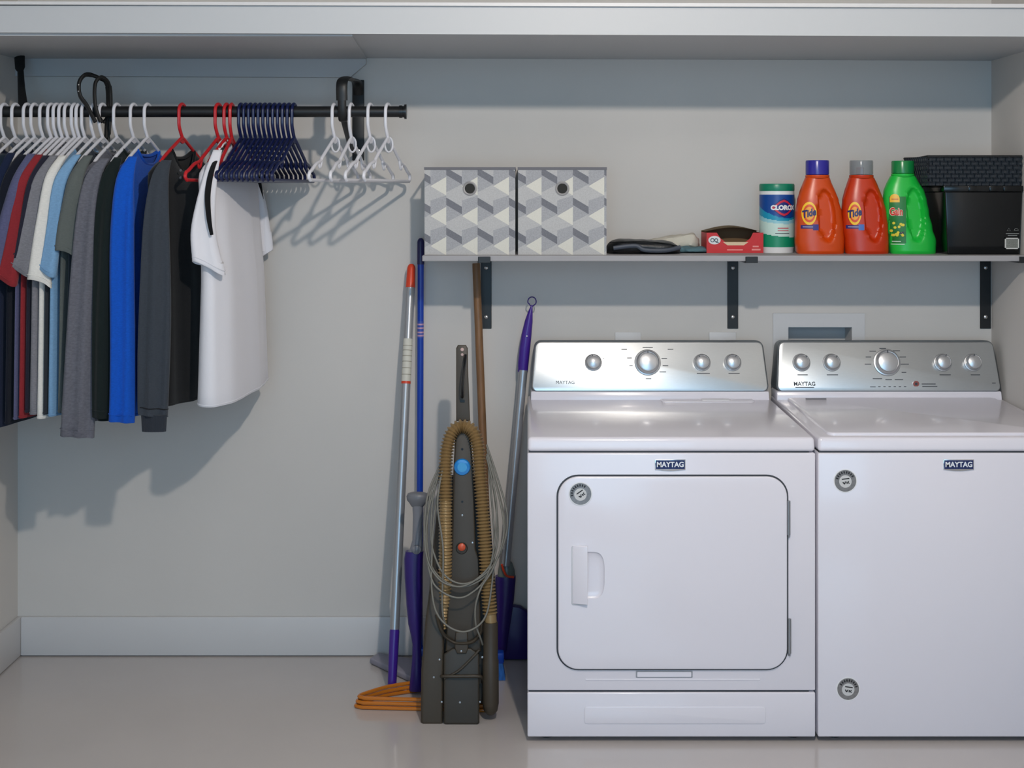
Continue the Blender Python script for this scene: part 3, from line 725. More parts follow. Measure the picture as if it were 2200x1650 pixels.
        for pa, pb, off in ((1075, 1148, 0), (1328, 1402, 3)):
            bm = bmesh.new(); xx = X(1694.5+off*.6, DF+.006)
            tube(bm, [(xx, yf-.0055, Z(pb, DF)), (xx, yf-.0055, Z(pa, DF))], .0045, 12); tube(bm, [(xx, yf-.004, Z(pb+6, DF)), (xx, yf-.004, Z(pb, DF))], .0025, 8)
            obj('hinge', bm, mat('hinge_grey', (150, 152, 156), .3, metal=.7), dr)
        bm = bmesh.new(); prism(bm, rrect(X(1366, DF), X(1488, DF), Z(1456, DF), Z(1441, DF), .002), lambda x, z: (x, yf-.0008, z), lambda x, z: (x, yf+.002, z)); 
        sl = obj('vent_slot', bm, mat('slot_grey', (150, 153, 160), .4), cab)
        bm = bmesh.new(); prism(bm, rrect(X(1369, DF), X(1485, DF), Z(1454, DF), Z(1443.5, DF), .002), lambda x, z: (x, yf-.0018, z), lambda x, z: (x, yf+.002, z)); box(bm, X(1258, DF), X(1633, DF), yf-.0016, yf+.001, Z(1461.5, DF), Z(1458.5, DF), r=.0007, seg=1)
        obj('pressed_ridge', bm, M_white, cab)
        sticker(1247, 1061, -35)
    else:
        sticker(1816, 1033, -8); sticker(1822, 1480, 8)
    return t
appliance('dryer', 1133)
appliance('washer', 1757.5)

# ------------------------------------------------------------------ storage cubes with printed pattern
M_p = [mat('cube_mid_grey', (166, 167, 171), .9, nv=.12, ns=300), mat('cube_dark_grey', (118, 120, 127), .9, nv=.1, ns=300),
       mat('cube_cream', (218, 216, 206), .9, nv=.03, ns=300), mat('cube_light_grey', (186, 186, 186), .9, nv=.08, ns=300), mat('cube_binding', (112, 112, 118), .9)]
def clip(poly, ax, lim, keep_less):
    out = []
    for i in range(len(poly)):
        a, b = poly[i], poly[(i+1) % len(poly)]
        ia = (a[ax] <= lim) if keep_less else (a[ax] >= lim); ib = (b[ax] <= lim) if keep_less else (b[ax] >= lim)
        if ia: out.append(a)
        if ia != ib:
            t_ = (lim-a[ax])/(b[ax]-a[ax]); out.append((a[0]+(b[0]-a[0])*t_, a[1]+(b[1]-a[1])*t_))
    return out
def pattern(bm, wd, ht, fmap, u0):
    cw = .0447; P = .0853
    nst = int(wd/cw)+4
    for ci in range(-2, nst):
        xa = u0+ci*cw; xb = xa+cw
        for k in range(-2, int(ht/P)+3):
            y0 = k*P
            if ci % 2 == 0:
                polys = [(1, [(xa, 0), (xa, .25), (xb, .56), (xb, .31)]), (0, [(xa, .25), (xa, .83), (xb, .56)]), (3, [(xa, .83), (xa, 1.0), (xb, 1.31), (xb, .56)])]
            else:
                polys = [(2, [(xa, .62), (xb, .93), (xb, .31)]), (3, [(xa, .62), (xa, 1.1), (xb, .93)]), (0, [(xa, 1.1), (xa, 1.62), (xb, 1.31), (xb, .93)])]
            for mi, pl in polys:
                p = [(x, y0+q*P) for x, q in pl]
                for ax, lim, kl in ((0, 0, False), (0, wd, True), (1, 0, False), (1, ht, True)):
                    p = clip(p, ax, lim, kl) if p else p
                p2 = []
                for q in p:
                    if not p2 or (abs(q[0]-p2[-1][0])+abs(q[1]-p2[-1][1])) > 1e-6: p2.append(q)
                if len(p2) > 2 and (abs(p2[0][0]-p2[-1][0])+abs(p2[0][1]-p2[-1][1])) < 1e-6: p2.pop()
                if len(p2) < 3: continue
                ar = abs(sum(p2[i][0]*p2[(i+1) % len(p2)][1]-p2[(i+1) % len(p2)][0]*p2[i][1] for i in range(len(p2))))
                if ar < 1e-8: continue
                f = bm.faces.new([bm.verts.new(fmap(*q)) for q in p2]); f.material_index = mi
def cube(pa, pb, u0, label):
    d = .272; x0, x1 = X(pa, d), X(pb, d); wd = x1-x0; dep = .255
    z0 = ZS; z1 = Z(360, d); ht = z1-z0
    t = thing('storage_cube', label, 'storage cube', ((x0+x1)/2, -d+dep/2, z0), 'patterned storage cubes on the shelf')
    bm = bmesh.new()
    pattern(bm, wd, ht, lambda u, v: (x0+u, -d, z1-v), u0)
    pattern(bm, dep, ht, lambda u, v: (x0, -d+dep-u, z1-v), u0-dep)
    pattern(bm, dep, ht, lambda u, v: (x1, -d+u, z1-v), u0-wd)
    pattern(bm, wd, ht, lambda u, v: (x1-u, -d+dep, z1-v), .01)
    bmesh.ops.remove_doubles(bm, verts=bm.verts, dist=1e-5)
    f = bm.faces.new([bm.verts.new(p) for p in ((x0, -d, z0+.0005), (x1, -d, z0+.0005), (x1, -d+dep, z0+.0005), (x0, -d+dep, z0+.0005))]); f.material_index = 0
    bmesh.ops.recalc_face_normals(bm, faces=bm.faces)
    obj('fabric_body', bm, M_p, t, smooth=0)
    bm = bmesh.new(); e = .0012
    for a in ((x0-e, x1+e, -d-e, -d+.002), (x0-e, x1+e, -d+dep-.002, -d+dep+e), (x0-e, x0+.002, -d, -d+dep), (x1-.002, x1+e, -d, -d+dep)):
        box(bm, a[0], a[1], a[2], a[3], z1-.0065, z1+.001)
    obj('binding_rim', bm, M_p[4], t)
    hx = (x0+x1)/2; hz = Z(405, d)
    bm = bmesh.new(); lathe(bm, [(.0145, 0), (.0205, 0), (.0205, .002), (.0175, .0035), (.0145, .002), (.0138, 0)], (hx, -d, hz), 'y', 36, caps=False); gr = obj('grommet_ring', bm, mat('grommet_steel', (188, 188, 190), .38, metal=.8), t)
    bm = bmesh.new(); lathe(bm, [(0, 0), (.0148, 0), (.0148, .0012), (0, .0012)], (hx, -d, hz), 'y', 30); obj('grommet_hole', bm, mat('grommet_dark', (38, 38, 36), .8), gr)
cube(912, 1107, -.0275, 'patterned grey storage cube at the left end of the shelf')
cube(1113, 1303, -.0225, 'patterned grey storage cube next to the flat black pouch')
# ------------------------------------------------------------------ soft goods lying on the shelf
def blob(bm, x0, x1, d0, d1, z0, h, seed, p=.45, rough=.004, nx=44, ny=22, hf=None):
    rings = []
    for i in range(nx+1):
        u = i/nx*2-1; e = max(.0, 1-abs(u)**6)**.5; ring = []
        for k in range(ny):
            f = 2*PI*k/ny; c, s = math.cos(f), math.sin(f)
            cy = math.copysign(abs(c)**p, c); cz = math.copysign(abs(s)**.6, s)
            x = (x0+x1)/2+u*(x1-x0)/2; y = -((d0+d1)/2+cy*(d1-d0)/2*max(.25, e))
            hh = h*(hf(u) if hf else 1)*max(.12, e); z = z0+.0008+hh/2*(1+cz)
            nz = noise.noise(Vector((x*38+seed, y*38, z*60)))
            ring.append((x+nz*rough, y+nz*rough, max(z0+.0006, z+nz*rough*(1 if cz > -.5 else 0))))
        rings.append(ring)
    b2 = bmesh.new(); loft(b2, rings); merge(bm, b2); return bm
t = thing('flat_pouch', 'flat black nylon pouch lying between the cube and folded cloths', 'pouch', (X(1385, .2), -.17, ZS))
bm = bmesh.new(); blob(bm, X(1303, .22)+.002, X(1466, .22), .07, .24, ZS, .038, 3, rough=.003, hf=lambda u: 1-.12*u)
obj('pouch_body', bm, mat('black_nylon', (20, 23, 27), .42, bump=.2, bs=200), t, smooth=70)
bm = bmesh.new(); tube(bm, spline([W(1318, 533, .246), W(1365, 528, .248), W(1385, 537, .25), W(1430, 538, .248), W(1462, 531, .238)], 6), .006, 8, flat=(.4, 1), up=(0, 1, 0)); obj('strap', bm, mat('slate_strap', (62, 68, 80), .5), t, smooth=60)
bm = bmesh.new(); tube(bm, spline([W(1310, 521, .24), W(1370, 519, .24), W(1420, 522, .236), W(1460, 530, .225)], 6), .0016, 6); obj('zipper', bm, M_blackp, t)
bm = bmesh.new(); blob(bm, X(1380, .1), X(1503, .1), .03, .125, ZS+.012, .046, 9, rough=.008, hf=lambda u: .75+.3*u)
o = obj('folded_cloth', bm, mat('cream_cloth', (205, 200, 186), .9, bump=.5, bs=60), center=True, smooth=60); tag(o, 'crumpled cream cloth heaped behind the black pouch', 'cloth')
bm = bmesh.new(); blob(bm, X(1440, .15), X(1520, .12), .04, .165, ZS, .017, 19, rough=.006)
tag(obj('folded_cloth', bm, mat('teal_cloth', (86, 120, 130), .9, bump=.5, bs=80), center=True, smooth=60), 'blue-grey cloth under the cream one, left of the red box', 'cloth')
# red box with torn-open front
t = thing('cardboard_box', 'open red cardboard box between the cloths and the wipes canister', 'box', (X(1578, .14), -.10, ZS))
d = .15; rx0, rx1 = X(1518, d), X(1640, d); rz1 = Z(500, d); M_red = mat('red_card', (200, 26, 30), .45); M_in = mat('brown_card', (120, 96, 66), .85)
bm = bmesh.new()
cut = [(rx0, ZS), (rx1, ZS), (rx1, rz1), (X(1618, d), rz1), (X(1612, d), Z(512, d)), (X(1600, d), Z(521, d)), (X(1560, d), Z(521, d)), (X(1548, d), Z(512, d)), (X(1540, d), rz1), (rx0, rz1)]
prism(bm, cut, lambda x, z: (x, -d, z), lambda x, z: (x, -d+.0015, z))
yb_ = -.03
box(bm, rx0, rx0+.0015, -d+.0015, yb_, ZS, rz1); box(bm, rx1-.0015, rx1, -d+.0015, yb_, ZS, rz1)
box(bm, rx0, rx1, -d+.0015, yb_, ZS, ZS+.0015)
bx_ = obj('carton', bm, M_red, t, smooth=0)
bm = bmesh.new(); back = [(rx0, ZS+.002), (rx1, ZS+.002), (rx1, rz1+.004)]+[(rx1-(rx1-rx0)*k/12, rz1+.004+.012*math.sin(PI*k/12)) for k in range(1, 12)]+[(rx0, rz1+.004)]
prism(bm, back, lambda x, z: (x, yb_-.001, z), lambda x, z: (x, yb_+.001, z)); obj('back_flap', bm, M_in, t, smooth=0)
bm = bmesh.new(); rows = []
for k in range(9):     # bowed lid bent up at the rear
    q = k/8; rows.append([(rx0+(rx1-rx0)*j/12, yb_-.09*q, rz1+.003+.016*math.sin(PI*j/12)*(1-.25*q)+.001*i2) for i2 in (0,) for j in range(13)])
g = [[bm.verts.new(p) for p in r_] for r_ in rows]
for i in range(8):
    for j in range(12): bm.faces.new([g[i][j], g[i][j+1], g[i+1][j+1], g[i+1][j]])
bmesh.ops.solidify(bm, geom=bm.faces[:], thickness=.001); obj('lid_flap', bm, mat('lid_card', (150, 132, 100), .8), t, smooth=50)
bm = bmesh.new(); prism(bm, [(X(1553, d), Z(520, d)), (X(1608, d), Z(520, d)), (X(1598, d), Z(527, d)), (X(1563, d), Z(527, d))], lambda x, z: (x, -d-.0005, z), lambda x, z: (x, -d+.001, z)); obj('torn_edge', bm, mat('card_edge', (222, 200, 168), .8), bx_)
bm = bmesh.new(); ec = (X(1535, d), Z(516, d))
prism(bm, [(ec[0]+.018*math.cos(a), ec[1]+.0125*math.sin(a)) for a in [2*PI*k/28 for k in range(28)]], lambda x, z: (x, -d-.0006, z), lambda x, z: (x, -d, z))
lg = obj('oval_logo', bm, mat('logo_white', (225, 228, 228), .5), bx_)
bm = bmesh.new(); 
for k, (cx_, rr_) in enumerate(((-.006, .005), (.005, .0045))):
    tube(bm, [(ec[0]+cx_+rr_*math.cos(a), -d-.0008, ec[1]+rr_*math.sin(a)) for a in [2*PI*q/16 for q in range(16)]], .0012, 6, closed=True)
tube(bm, [(ec[0]+.004, -d-.0008, ec[1]-.006), (ec[0]+.013, -d-.0008, ec[1]-.008)], .001, 6)
obj('logo_print', bm, mat('logo_slate', (70, 92, 104), .5), lg)
bm = bmesh.new(); box(bm, X(1562, d), X(1596, d), -d-.0004, -d, Z(538, d), Z(535.5, d)); box(bm, X(1617, d), X(1630, d), -d-.0004, -d, Z(531, d), Z(528, d)); box(bm, X(1615, d), X(1634, d), -d-.0004, -d, Z(538, d), Z(534.5, d)); obj('pale_print', bm, mat('print_pink', (236, 150, 146), .6), bx_)
# ------------------------------------------------------------------ wipes canister
dc = .115; cr = .0515; cx = X(1669, dc); chgt = Z(395, dc)-ZS
t = thing('wipes_canister', 'white, blue and green wipes canister with a green lid', 'canister', (cx, -dc, ZS))
def cz(py): return ZS+(541.5-py)/146.5*chgt
bm = bmesh.new(); lathe(bm, [(0, 0), (cr*.93, 0), (cr*.95, .003), (cr*.95, .012), (cr*.985, .016), (cr*.985, chgt*.89), (cr*.95, chgt*.9), (0, chgt*.9)], (cx, -dc, ZS), n=64)
obj('canister_body', bm, mat('canister_white', (232, 234, 234), .35), t)
bm = bmesh.new(); z1 = cz(410)-ZS; lathe(bm, [(0, z1), (cr*.99, z1), (cr*1.0, z1+.002), (cr*1.0, chgt-.004), (cr*.97, chgt), (0, chgt)], (cx, -dc, ZS), n=64); obj('lid', bm, mat('lid_green', (0, 128, 96), .35), t)
# printed sleeve: banded colours as separate faces following a wave
lb = bmesh.new(); N = 64; Hn = 60; za, zb2 = cz(529)-ZS, cz(418)-ZS; rl = cr*.985+.0005
vv = [[lb.verts.new((cx+rl*math.sin(2*PI*k/N), -dc-rl*math.cos(2*PI*k/N), ZS+za+(zb2-za)*j/Hn)) for k in range(N)] for j in range(Hn+1)]
for j in range(Hn):
    for k in range(N):
        a = 2*PI*(k+.5)/N; a = a-2*PI if a > PI else a; v = (j+.5)/Hn
        if v > .66-.16*math.cos((a-.5)*1.0)+.05: mi = 0
        elif v > .60-.10*math.cos((a-.2)*1.0): mi = 1
        elif v > .50-.06*math.cos(a-.4): mi = 4
        elif v > .26-.07*abs(math.sin(a*.8+.9)): mi = 2
        else: mi = 3
        f = lb.faces.new([vv[j][k], vv[j][(k+1) % N], vv[j+1][(k+1) % N], vv[j+1][k]]); f.material_index = mi
lab_ = obj('label', lb, [mat('label_blue', (0, 70, 150), .4), mat('label_cyan', (20, 150, 185), .4), mat('label_pale', (200, 226, 216), .4), mat('label_green', (0, 140, 100), .4), mat('label_aqua', (150, 205, 215), .4)], t)
def wrap(bm, u0, zc_, off, r=rl):
    for v in bm.verts:
        a = (u0+v.co.x)/r; rr_ = r+off+v.co.z; v.co = Vector((cx+rr_*math.sin(a), -dc-rr_*math.cos(a), zc_+v.co.y))
    return bm
def poly_grid(pts, z0=0, zz=.0003, cuts=12):   # flat polygon sliced so it can bend
    bm = bmesh.new(); bm.faces.new([bm.verts.new((p[0], p[1], z0)) for p in pts])
    lo = min(p[0] for p in pts); hi = max(p[0] for p in pts)
    for k in range(1, cuts):
        bmesh.ops.bisect_plane(bm, geom=bm.verts[:]+bm.edges[:]+bm.faces[:], plane_co=(lo+(hi-lo)*k/cuts, 0, 0), plane_no=(1, 0, 0))
    return bm
lz = cz(446)
for (wx, hz_, mname, rgb, off) in ((.040, .0300, 'logo_blue_edge', (16, 40, 110), .0004), (.036, .0262, 'logo_red', (206, 40, 66), .0008), (.029, .019, 'logo_blue', (16, 40, 120), .0012)):
    pts = [(-wx, 0), (-wx*.35, -hz_*.72), (0, -hz_*.92), (wx*.35, -hz_*.72), (wx, 0), (wx*.35, hz_*.72), (0, hz_*.92), (-wx*.35, hz_*.72)]
    obj('logo_diamond', wrap(poly_grid(pts), .012, lz, off), mat(mname, rgb, .4), lab_, smooth=60)
obj('logo_lettering', wrap(text_bm('CLOROX', .0185, offset=.0011, extrude=.0001), .012, lz, .0018), mat('logo_letter_white', (240, 240, 240), .4), lab_, smooth=60)
bm = bmesh.new()
for px, py, wd, hh in ((.010, 489, .034, .003), (.010, 494, .034, .0025)): merge(bm, wrap(poly_grid([(-wd/2, -hh/2), (wd/2, -hh/2), (wd/2, hh/2), (-wd/2, hh/2)]), px, cz(py), .0006))
obj('red_print', bm, mat('print_red', (200, 90, 100), .5), lab_)
bm = bmesh.new(); merge(bm, wrap(poly_grid([(-.022, -.0008), (.022, -.0008), (.022, .0008), (-.022, .0008)]), .008, cz(500), .0006)); obj('dark_print', bm, M_ink, lab_)
# ------------------------------------------------------------------ detergent bottles
def bottle(pc, cap_col, body_col, label, prof, capr, caph, kind, bottom, cap_alpha, depth=.040):
    d = .235-depth; d = .19; s = sc(d); cx = (pc-VX)/s; z0 = ZS
    nm = 'detergent_bottle'
    t = thing(nm, label, 'detergent bottle', (cx, -d, z0), None)
    H = prof[-1][0]
    def at(z):   # left, right extents
        for (a, l1, r1), (b, l2, r2) in zip(prof, prof[1:]):
            if a <= z <= b:
                q = (z-a)/(b-a); q = q*q*(3-2*q) if b-a > .03 else q; return l1+(l2-l1)*q, r1+(r2-r1)*q
        return prof[-1][1], prof[-1][2]
    def dep(z):
        q = z/H; base = depth*(1-.08*q) if q < .6 else depth*(.952-(.952-.66)*((q-.6)/.4)**1.5)
        if z < .006: base *= .94
        return base
    (gcx, gcz, gw, gh) = (.014, H*.50, .024, H*.33)
    def surf(x, z, side=1):
        l, r = at(z); m = (l+r)/2; h = (r-l)/2; u = max(-.999, min(.999, (x-m)/h))
        y = dep(z)*(1-abs(u)**2.4)**(1/2.4)
        e = ((x-gcx-(.010 if z > gcz else .010)*(-(z-gcz)/gh)*.5)/gw)**2+((z-gcz)/gh)**2
        if e < 1.25:
            q = min(1, (1.25-e)/.45); q = q*q*(3-2*q); y -= q*y*.55
        return y
    rings = []; nz = 56; n = 72
    zs = [0, .002, .006]+[.006+(H-.006)*k/nz for k in range(1, nz+1)]
    for i, z in enumerate(zs):
        l, r = at(z); sh = .955 if i == 0 else (.985 if i == 1 else 1); m = (l+r)/2; h = (r-l)/2*sh; ring = []
        for k in range(n):
            f = 2*PI*k/n; c = math.cos(f); u = math.copysign(abs(c)**.8, c); x = m+h*u
            yv = surf(x if abs(u) < .999 else m+h*.999*u, z)*sh
            if abs(c) > .9999: yv = 0
            ring.append((cx+x, -d-(yv if math.sin(f) > 0 else -yv), z0+z))
        rings.append(ring)
    bm = bmesh.new(); loft(bm, rings); M_b = mat(kind+'_plastic', body_col, .32, spec=.5)
    body = obj('bottle_body', bm, M_b, t, smooth=60)
    bm = bmesh.new(); lathe(bm, [(0, 0), (capr*.96, 0), (capr*1.03, .004), (capr*1.03, .009), (capr*.8, .010), (0, .010)], (cx+(prof[-1][1]+prof[-1][2])/2, -d, z0+H-.002), n=36); obj('neck_ring', bm, M_b, t)
    bm = bmesh.new(); cm = cx+(prof[-1][1]+prof[-1][2])/2
    if cap_alpha == 'clear':
        pr = [(capr*.97, 0), (capr, .001), (capr, caph*.9), (capr*.96, caph), (0, caph), (0, caph-.0015), (capr*.92, caph-.0015), (capr*.94, .002), (capr*.93, 0)]
        m_c = mat(kind+'_cap', cap_col, .12, alpha=.45)
    else:
        pr = [(0, 0), (capr*.97, 0), (capr, .001), (capr, caph*.9), (capr*.96, caph), (capr*.85, caph), (capr*.83, caph-.004), (0, caph-.004)]
        m_c = mat(kind+'_cap', cap_col, .25)
    lathe(bm, pr, (cm, -d, z0+H+.008), n=40); obj('cap', bm, m_c, t)
    if cap_alpha == 'clear':
        bm = bmesh.new(); lathe(bm, [(0, 0), (capr*.34, 0), (capr*.34, caph*.5), (capr*.2, caph*.55), (0, caph*.55)], (cm-.004, -d, z0+H+.008), n=20); obj('pour_spout', bm, mat('spout_red', (150, 40, 44), .35), t)
    def on(bm, u, z, off):
        for v in bm.verts:
            x = u+v.co.x; zz = z+v.co.y; y = surf(x, zz); v.co = Vector((cx+x, -d-y-off-v.co.z, z0+zz))
        return bm
    def disc(rx, rz, n=24, m=5, x0=0, y0=0):
        bm = bmesh.new(); c0 = bm.verts.new((x0, y0, 0)); R = []
        for j in range(1, m+1): R.append([bm.verts.new((x0+rx*j/m*math.cos(2*PI*k/n), y0+rz*j/m*math.sin(2*PI*k/n), 0)) for k in range(n)])
        for k in range(n): bm.faces.new([c0, R[0][k], R[0][(k+1) % n]])
        for j in range(m-1):
            for k in range(n): bm.faces.new([R[j][k], R[j+1][k], R[j+1][(k+1) % n], R[j][(k+1) % n]])
        return bm
    def patch(wd, ht, nx=8, nz_=6, sk=0):
        bm = bmesh.new(); g = [[bm.verts.new((-wd/2+wd*i/nx+sk*(j/nz_), -ht/2+ht*j/nz_, 0)) for i in range(nx+1)] for j in range(nz_+1)]
        for j in range(nz_):
            for i in range(nx): bm.faces.new([g[j][i], g[j][i+1], g[j+1][i+1], g[j+1][i]])
        return bm
    if kind.startswith('orange'):
        ux = -.036 if kind == 'orange_bright' else -.040; uz = .117; wx = .021 if kind == 'orange_bright' else .018
        lo = obj('round_logo', on(disc(wx, .0335), ux, uz, .0006), mat('logo_yellow', (250, 200, 30), .4), body)
        obj('logo_ring', on(disc(wx*.8, .026), ux, uz, .001), mat('logo_orange', (222, 74, 22), .4), lo)
        obj('logo_core', on(disc(wx*.62, .019), ux, uz, .0013), mat('logo_amber', (246, 166, 40), .4), lo)
        bt = text_bm('Tide', .029, offset=.0013, extrude=.0001)
        for v in bt.verts: v.co.x *= .72; v.co.y += v.co.x*.25
        obj('logo_lettering', on(bt, ux, uz, .002), mat('lettering_navy', (26, 30, 96), .4), lo)
        obj('banner', on(patch(.046, .010), ux, .078, .0006), mat('banner_navy', (44, 32, 110), .4), body)
        obj('banner_patch', on(patch(.016, .017), ux+.018, .077, .001), mat('banner_violet' if kind == 'orange_bright' else 'banner_blue', (52, 36, 122) if kind == 'orange_bright' else (70, 110, 190), .4), body)
        obj('banner_print', on(patch(.028, .002), ux-.004, .078, .0016), mat('print_pale', (210, 200, 225), .4), body)
    else:
        obj('label_panel', on(patch(.046, .135, 8, 16), -.038, .098, .0006), mat('label_dark_green', (24, 118, 46), .4), body)
        bm = on(patch(.026, .014), -.046, .156, .0012); merge(bm, on(disc(.012, .010), -.046, .163, .0013)); obj('yellow_badge', bm, mat('badge_yellow', (240, 186, 40), .4), body)
        obj('badge_print', on(patch(.018, .003), -.046, .158, .002), mat('print_orange', (200, 110, 20), .4), body)
        bt = text_bm('Gain', .030, offset=.0022, extrude=.0001)
        for v in bt.verts: v.co.x *= .62
        obj('logo_outline', on(bt, -.042, .121, .0012), mat('logo_pale', (240, 232, 200), .4), body)
        bt = text_bm('Gain', .030, offset=.0008, extrude=.0001)
        for v in bt.verts: v.co.x *= .62
        obj('logo_lettering', on(bt, -.042, .121, .0026), mat('lettering_red', (214, 44, 30), .4), body)
        bm = bmesh.new(); rnd = random.Random(4)
        for k in range(16): merge(bm, on(disc(.004, .004, 8, 2), -.042+rnd.uniform(-.014, .022), .062+rnd.uniform(-.012, .030), .0011))
        obj('yellow_blooms', bm, mat('bloom_yellow', (226, 208, 60), .5), body)
        bm = on(disc(.004, .003, 8, 2), -.030, .060, .0022); merge(bm, on(disc(.003, .003, 8, 2), -.024, .062, .0022)); obj('dark_blooms', bm, M_ink, body)
        bm = on(patch(.022, .0025), -.040, .036, .0012); merge(bm, on(patch(.034, .0022), -.036, .028, .0012)); obj('white_print', bm, mat('print_white2', (210, 230, 210), .4), body)
s_ = sc(.19)
def P(rows, pc, yb): return [((yb-y)/s_, (l-pc)/s_, (r-pc)/s_) for y, l, r in rows]
tp = [(546, 1711, 1812), (520, 1707.5, 1813), (490, 1708, 1811), (460, 1709, 1808), (430, 1713, 1801), (410, 1719, 1793), (395, 1725, 1786), (383, 1730, 1782)]
bottle(1760, (44, 40, 150), (208, 72, 8), 'orange detergent bottle with a blue cap beside the wipes canister', P(tp, 1760, 546), 25/s_, 31/s_-.008+.008, 'orange_bright', 546, 'solid')
tp2 = [(546, 1815, 1908), (520, 1813, 1908), (490, 1809, 1907), (460, 1808, 1904), (430, 1810, 1897), (410, 1815, 1889), (395, 1820, 1883), (383, 1824, 1877)]
bottle(1860, (150, 156, 160), (196, 52, 8), 'orange detergent bottle with a clear grey cap, next to the green one', P(tp2, 1860, 546), 25/s_, 31/s_, 'orange_deep', 546, 'clear')
gp = [(546, 1912, 2009), (520, 1909, 2010), (490, 1904, 2002), (460, 1899, 1995), (430, 1897, 1990), (410, 1899, 1984), (395, 1905, 1974), (380, 1913, 1966)]
bottle(1950, (20, 128, 64), (28, 190, 66), 'bright green detergent bottle beside the black baskets', P(gp, 1950, 546), 24/s_, 27/s_, 'green', 546, 'solid')
# ------------------------------------------------------------------ black box and woven basket on it
d = .272
M_gl = mat('glossy_black', (8, 12, 15), .16, coat=0)
t = thing('storage_bin', 'glossy black storage bin at the right end of the shelf', 'storage bin', (X(2115, d), -.14, ZS))
x0 = X(2030, d); x1 = X(2200, d)-.004; z1 = Z(402, d)
bm = bmesh.new(); b2 = bmesh.new()
hexa(b2, [(x0+.010, -d+.008, ZS), (x1-.006, -d+.008, ZS), (x1-.006, -.03, ZS), (x0+.010, -.03, ZS), (x0, -d, z1-.012), (x1, -d, z1-.012), (x1, -.02, z1-.012), (x0, -.02, z1-.012)])
bevel(b2, b2.edges[:], .004, 3); merge(bm, b2); obj('bin_body', bm, M_gl, t)
bm = bmesh.new(); box(bm, x0-.004, x1+.001, -d-.004, -.015, z1-.013, z1+.004, r=.002); rim = obj('rim', bm, M_gl, t)
for k in (.35, .62, .80):
    bm = bmesh.new(); xx = x0+(x1-x0)*k; box(bm, xx-.012, xx+.012, -d-.007, -d-.003, z1-.012, z1+.003, r=.0015); obj('rim_clip', bm, M_gl, rim)
bm = bmesh.new(); lx0, lx1, lz0, lz1 = X(2160, d), X(2190, d), Z(535, d), Z(511, d)
yy = -d+.003
for a in ((lx0, lx1, lz1-.003, lz1), (lx0, lx1, lz0, lz0+.003), (lx0, lx0+.003, lz0, lz1), (lx1-.003, lx1, lz0, lz1)): box(bm, a[0], a[1], yy-.0008, yy+.004, a[2], a[3])
lf = obj('label_frame', bm, mat('label_white', (210, 210, 205), .5), t)
bm = bmesh.new(); box(bm, lx0+.003, lx1-.003, yy-.0004, yy+.004, lz0+.003, lz1-.003); obj('label_field', bm, mat('label_grey', (120, 122, 116), .6, nv=.3, ns=400), lf)
bm = bmesh.new()
for pcx in (2168, 2184):
    c_ = (X(pcx, d), Z(494, d)); k3 = [(c_[0]+.0058*math.cos(a), yy-.0006, c_[1]+.005*math.sin(a)) for a in [2*PI*q/3+PI/2 for q in range(3)]] if pcx == 2168 else [(c_[0]+.0062*math.cos(a), yy-.0006, c_[1]-.002+.006*math.sin(a)) for a in [PI*q/6 for q in range(7)]]
    tube(bm, k3, .0008, 6, closed=True)
for py, wd in ((502, 14), (506, 10)): box(bm, X(2176-wd, d), X(2176+wd, d), yy-.0006, yy+.002, Z(py+.8, d), Z(py-.8, d))
obj('pale_symbols', bm, mat('symbol_grey', (120, 124, 122), .6), t)
t = thing('woven_basket', 'black woven tray basket resting on the glossy black bin', 'basket', (X(2100, d), -.14, z1+.004))
x0 = X(1996, d); x1 = XR-.004; zb0 = z1+.0045; zb1 = Z(336, d)
M_wv = mat('woven_black', (30, 38, 46), .3)
bm = bmesh.new(); nx = 24; nz = 7; dy0, dy1 = -d, -.03
def weave(pa, pb, z0, z1, nx, nz, nrm):
    g = []
    for j in range(nz*2+1):
        row = []
        for i in range(nx*2+1):
            u = i/(nx*2); v = j/(nz*2); p = Vector(pa).lerp(Vector(pb), u); o = .0032*math.sin(i*PI/2+.8)*(1 if (j//2) % 2 else -1)
            row.append(bm.verts.new((p.x+nrm[0]*(o+.006*v), p.y+nrm[1]*(o+.006*v), z0+(z1-z0)*v)))
        g.append(row)
    for j in range(nz*2):
        for i in range(nx*2): bm.faces.new([g[j][i], g[j][i+1], g[j+1][i+1], g[j+1][i]])
weave((x0, dy0, 0), (x1-.003, dy0, 0), zb0, zb1, nx, nz, (0, -1)); weave((x0, dy1, 0), (x0, dy0, 0), zb0, zb1, nx, nz, (-1, 0))
weave((x1-.003, dy1, 0), (x0, dy1, 0), zb0, zb1, nx, nz, (0, 0))
box(bm, x0+.001, x1-.005, dy0+.001, dy1-.001, zb0, zb0+.006)
weave((x1-.004, dy0, 0), (x1-.004, dy1, 0), zb0, zb1, nx, nz, (0, 0))
obj('woven_wall', bm, M_wv, t, smooth=0)
bm = bmesh.new(); tube(bm, [(x0-.004, dy0-.005, zb1), (x1-.004, dy0-.005, zb1), (x1-.004, dy1, zb1), (x0-.004, dy1, zb1)], .0035, 10, closed=True); obj('rim', bm, M_black, t)
# ------------------------------------------------------------------ cleaning tools
M_pole = mat('silver_pole', (168, 170, 174), .32, metal=.6)
M_pur = mat('purple_plastic', (62, 30, 136), .3); M_pur2 = mat('deep_purple_plastic', (44, 26, 106), .35)
M_orp = mat('red_orange_plastic', (214, 66, 36), .35)
def pl(p, q, t_): return Vector(p).lerp(Vector(q), t_)
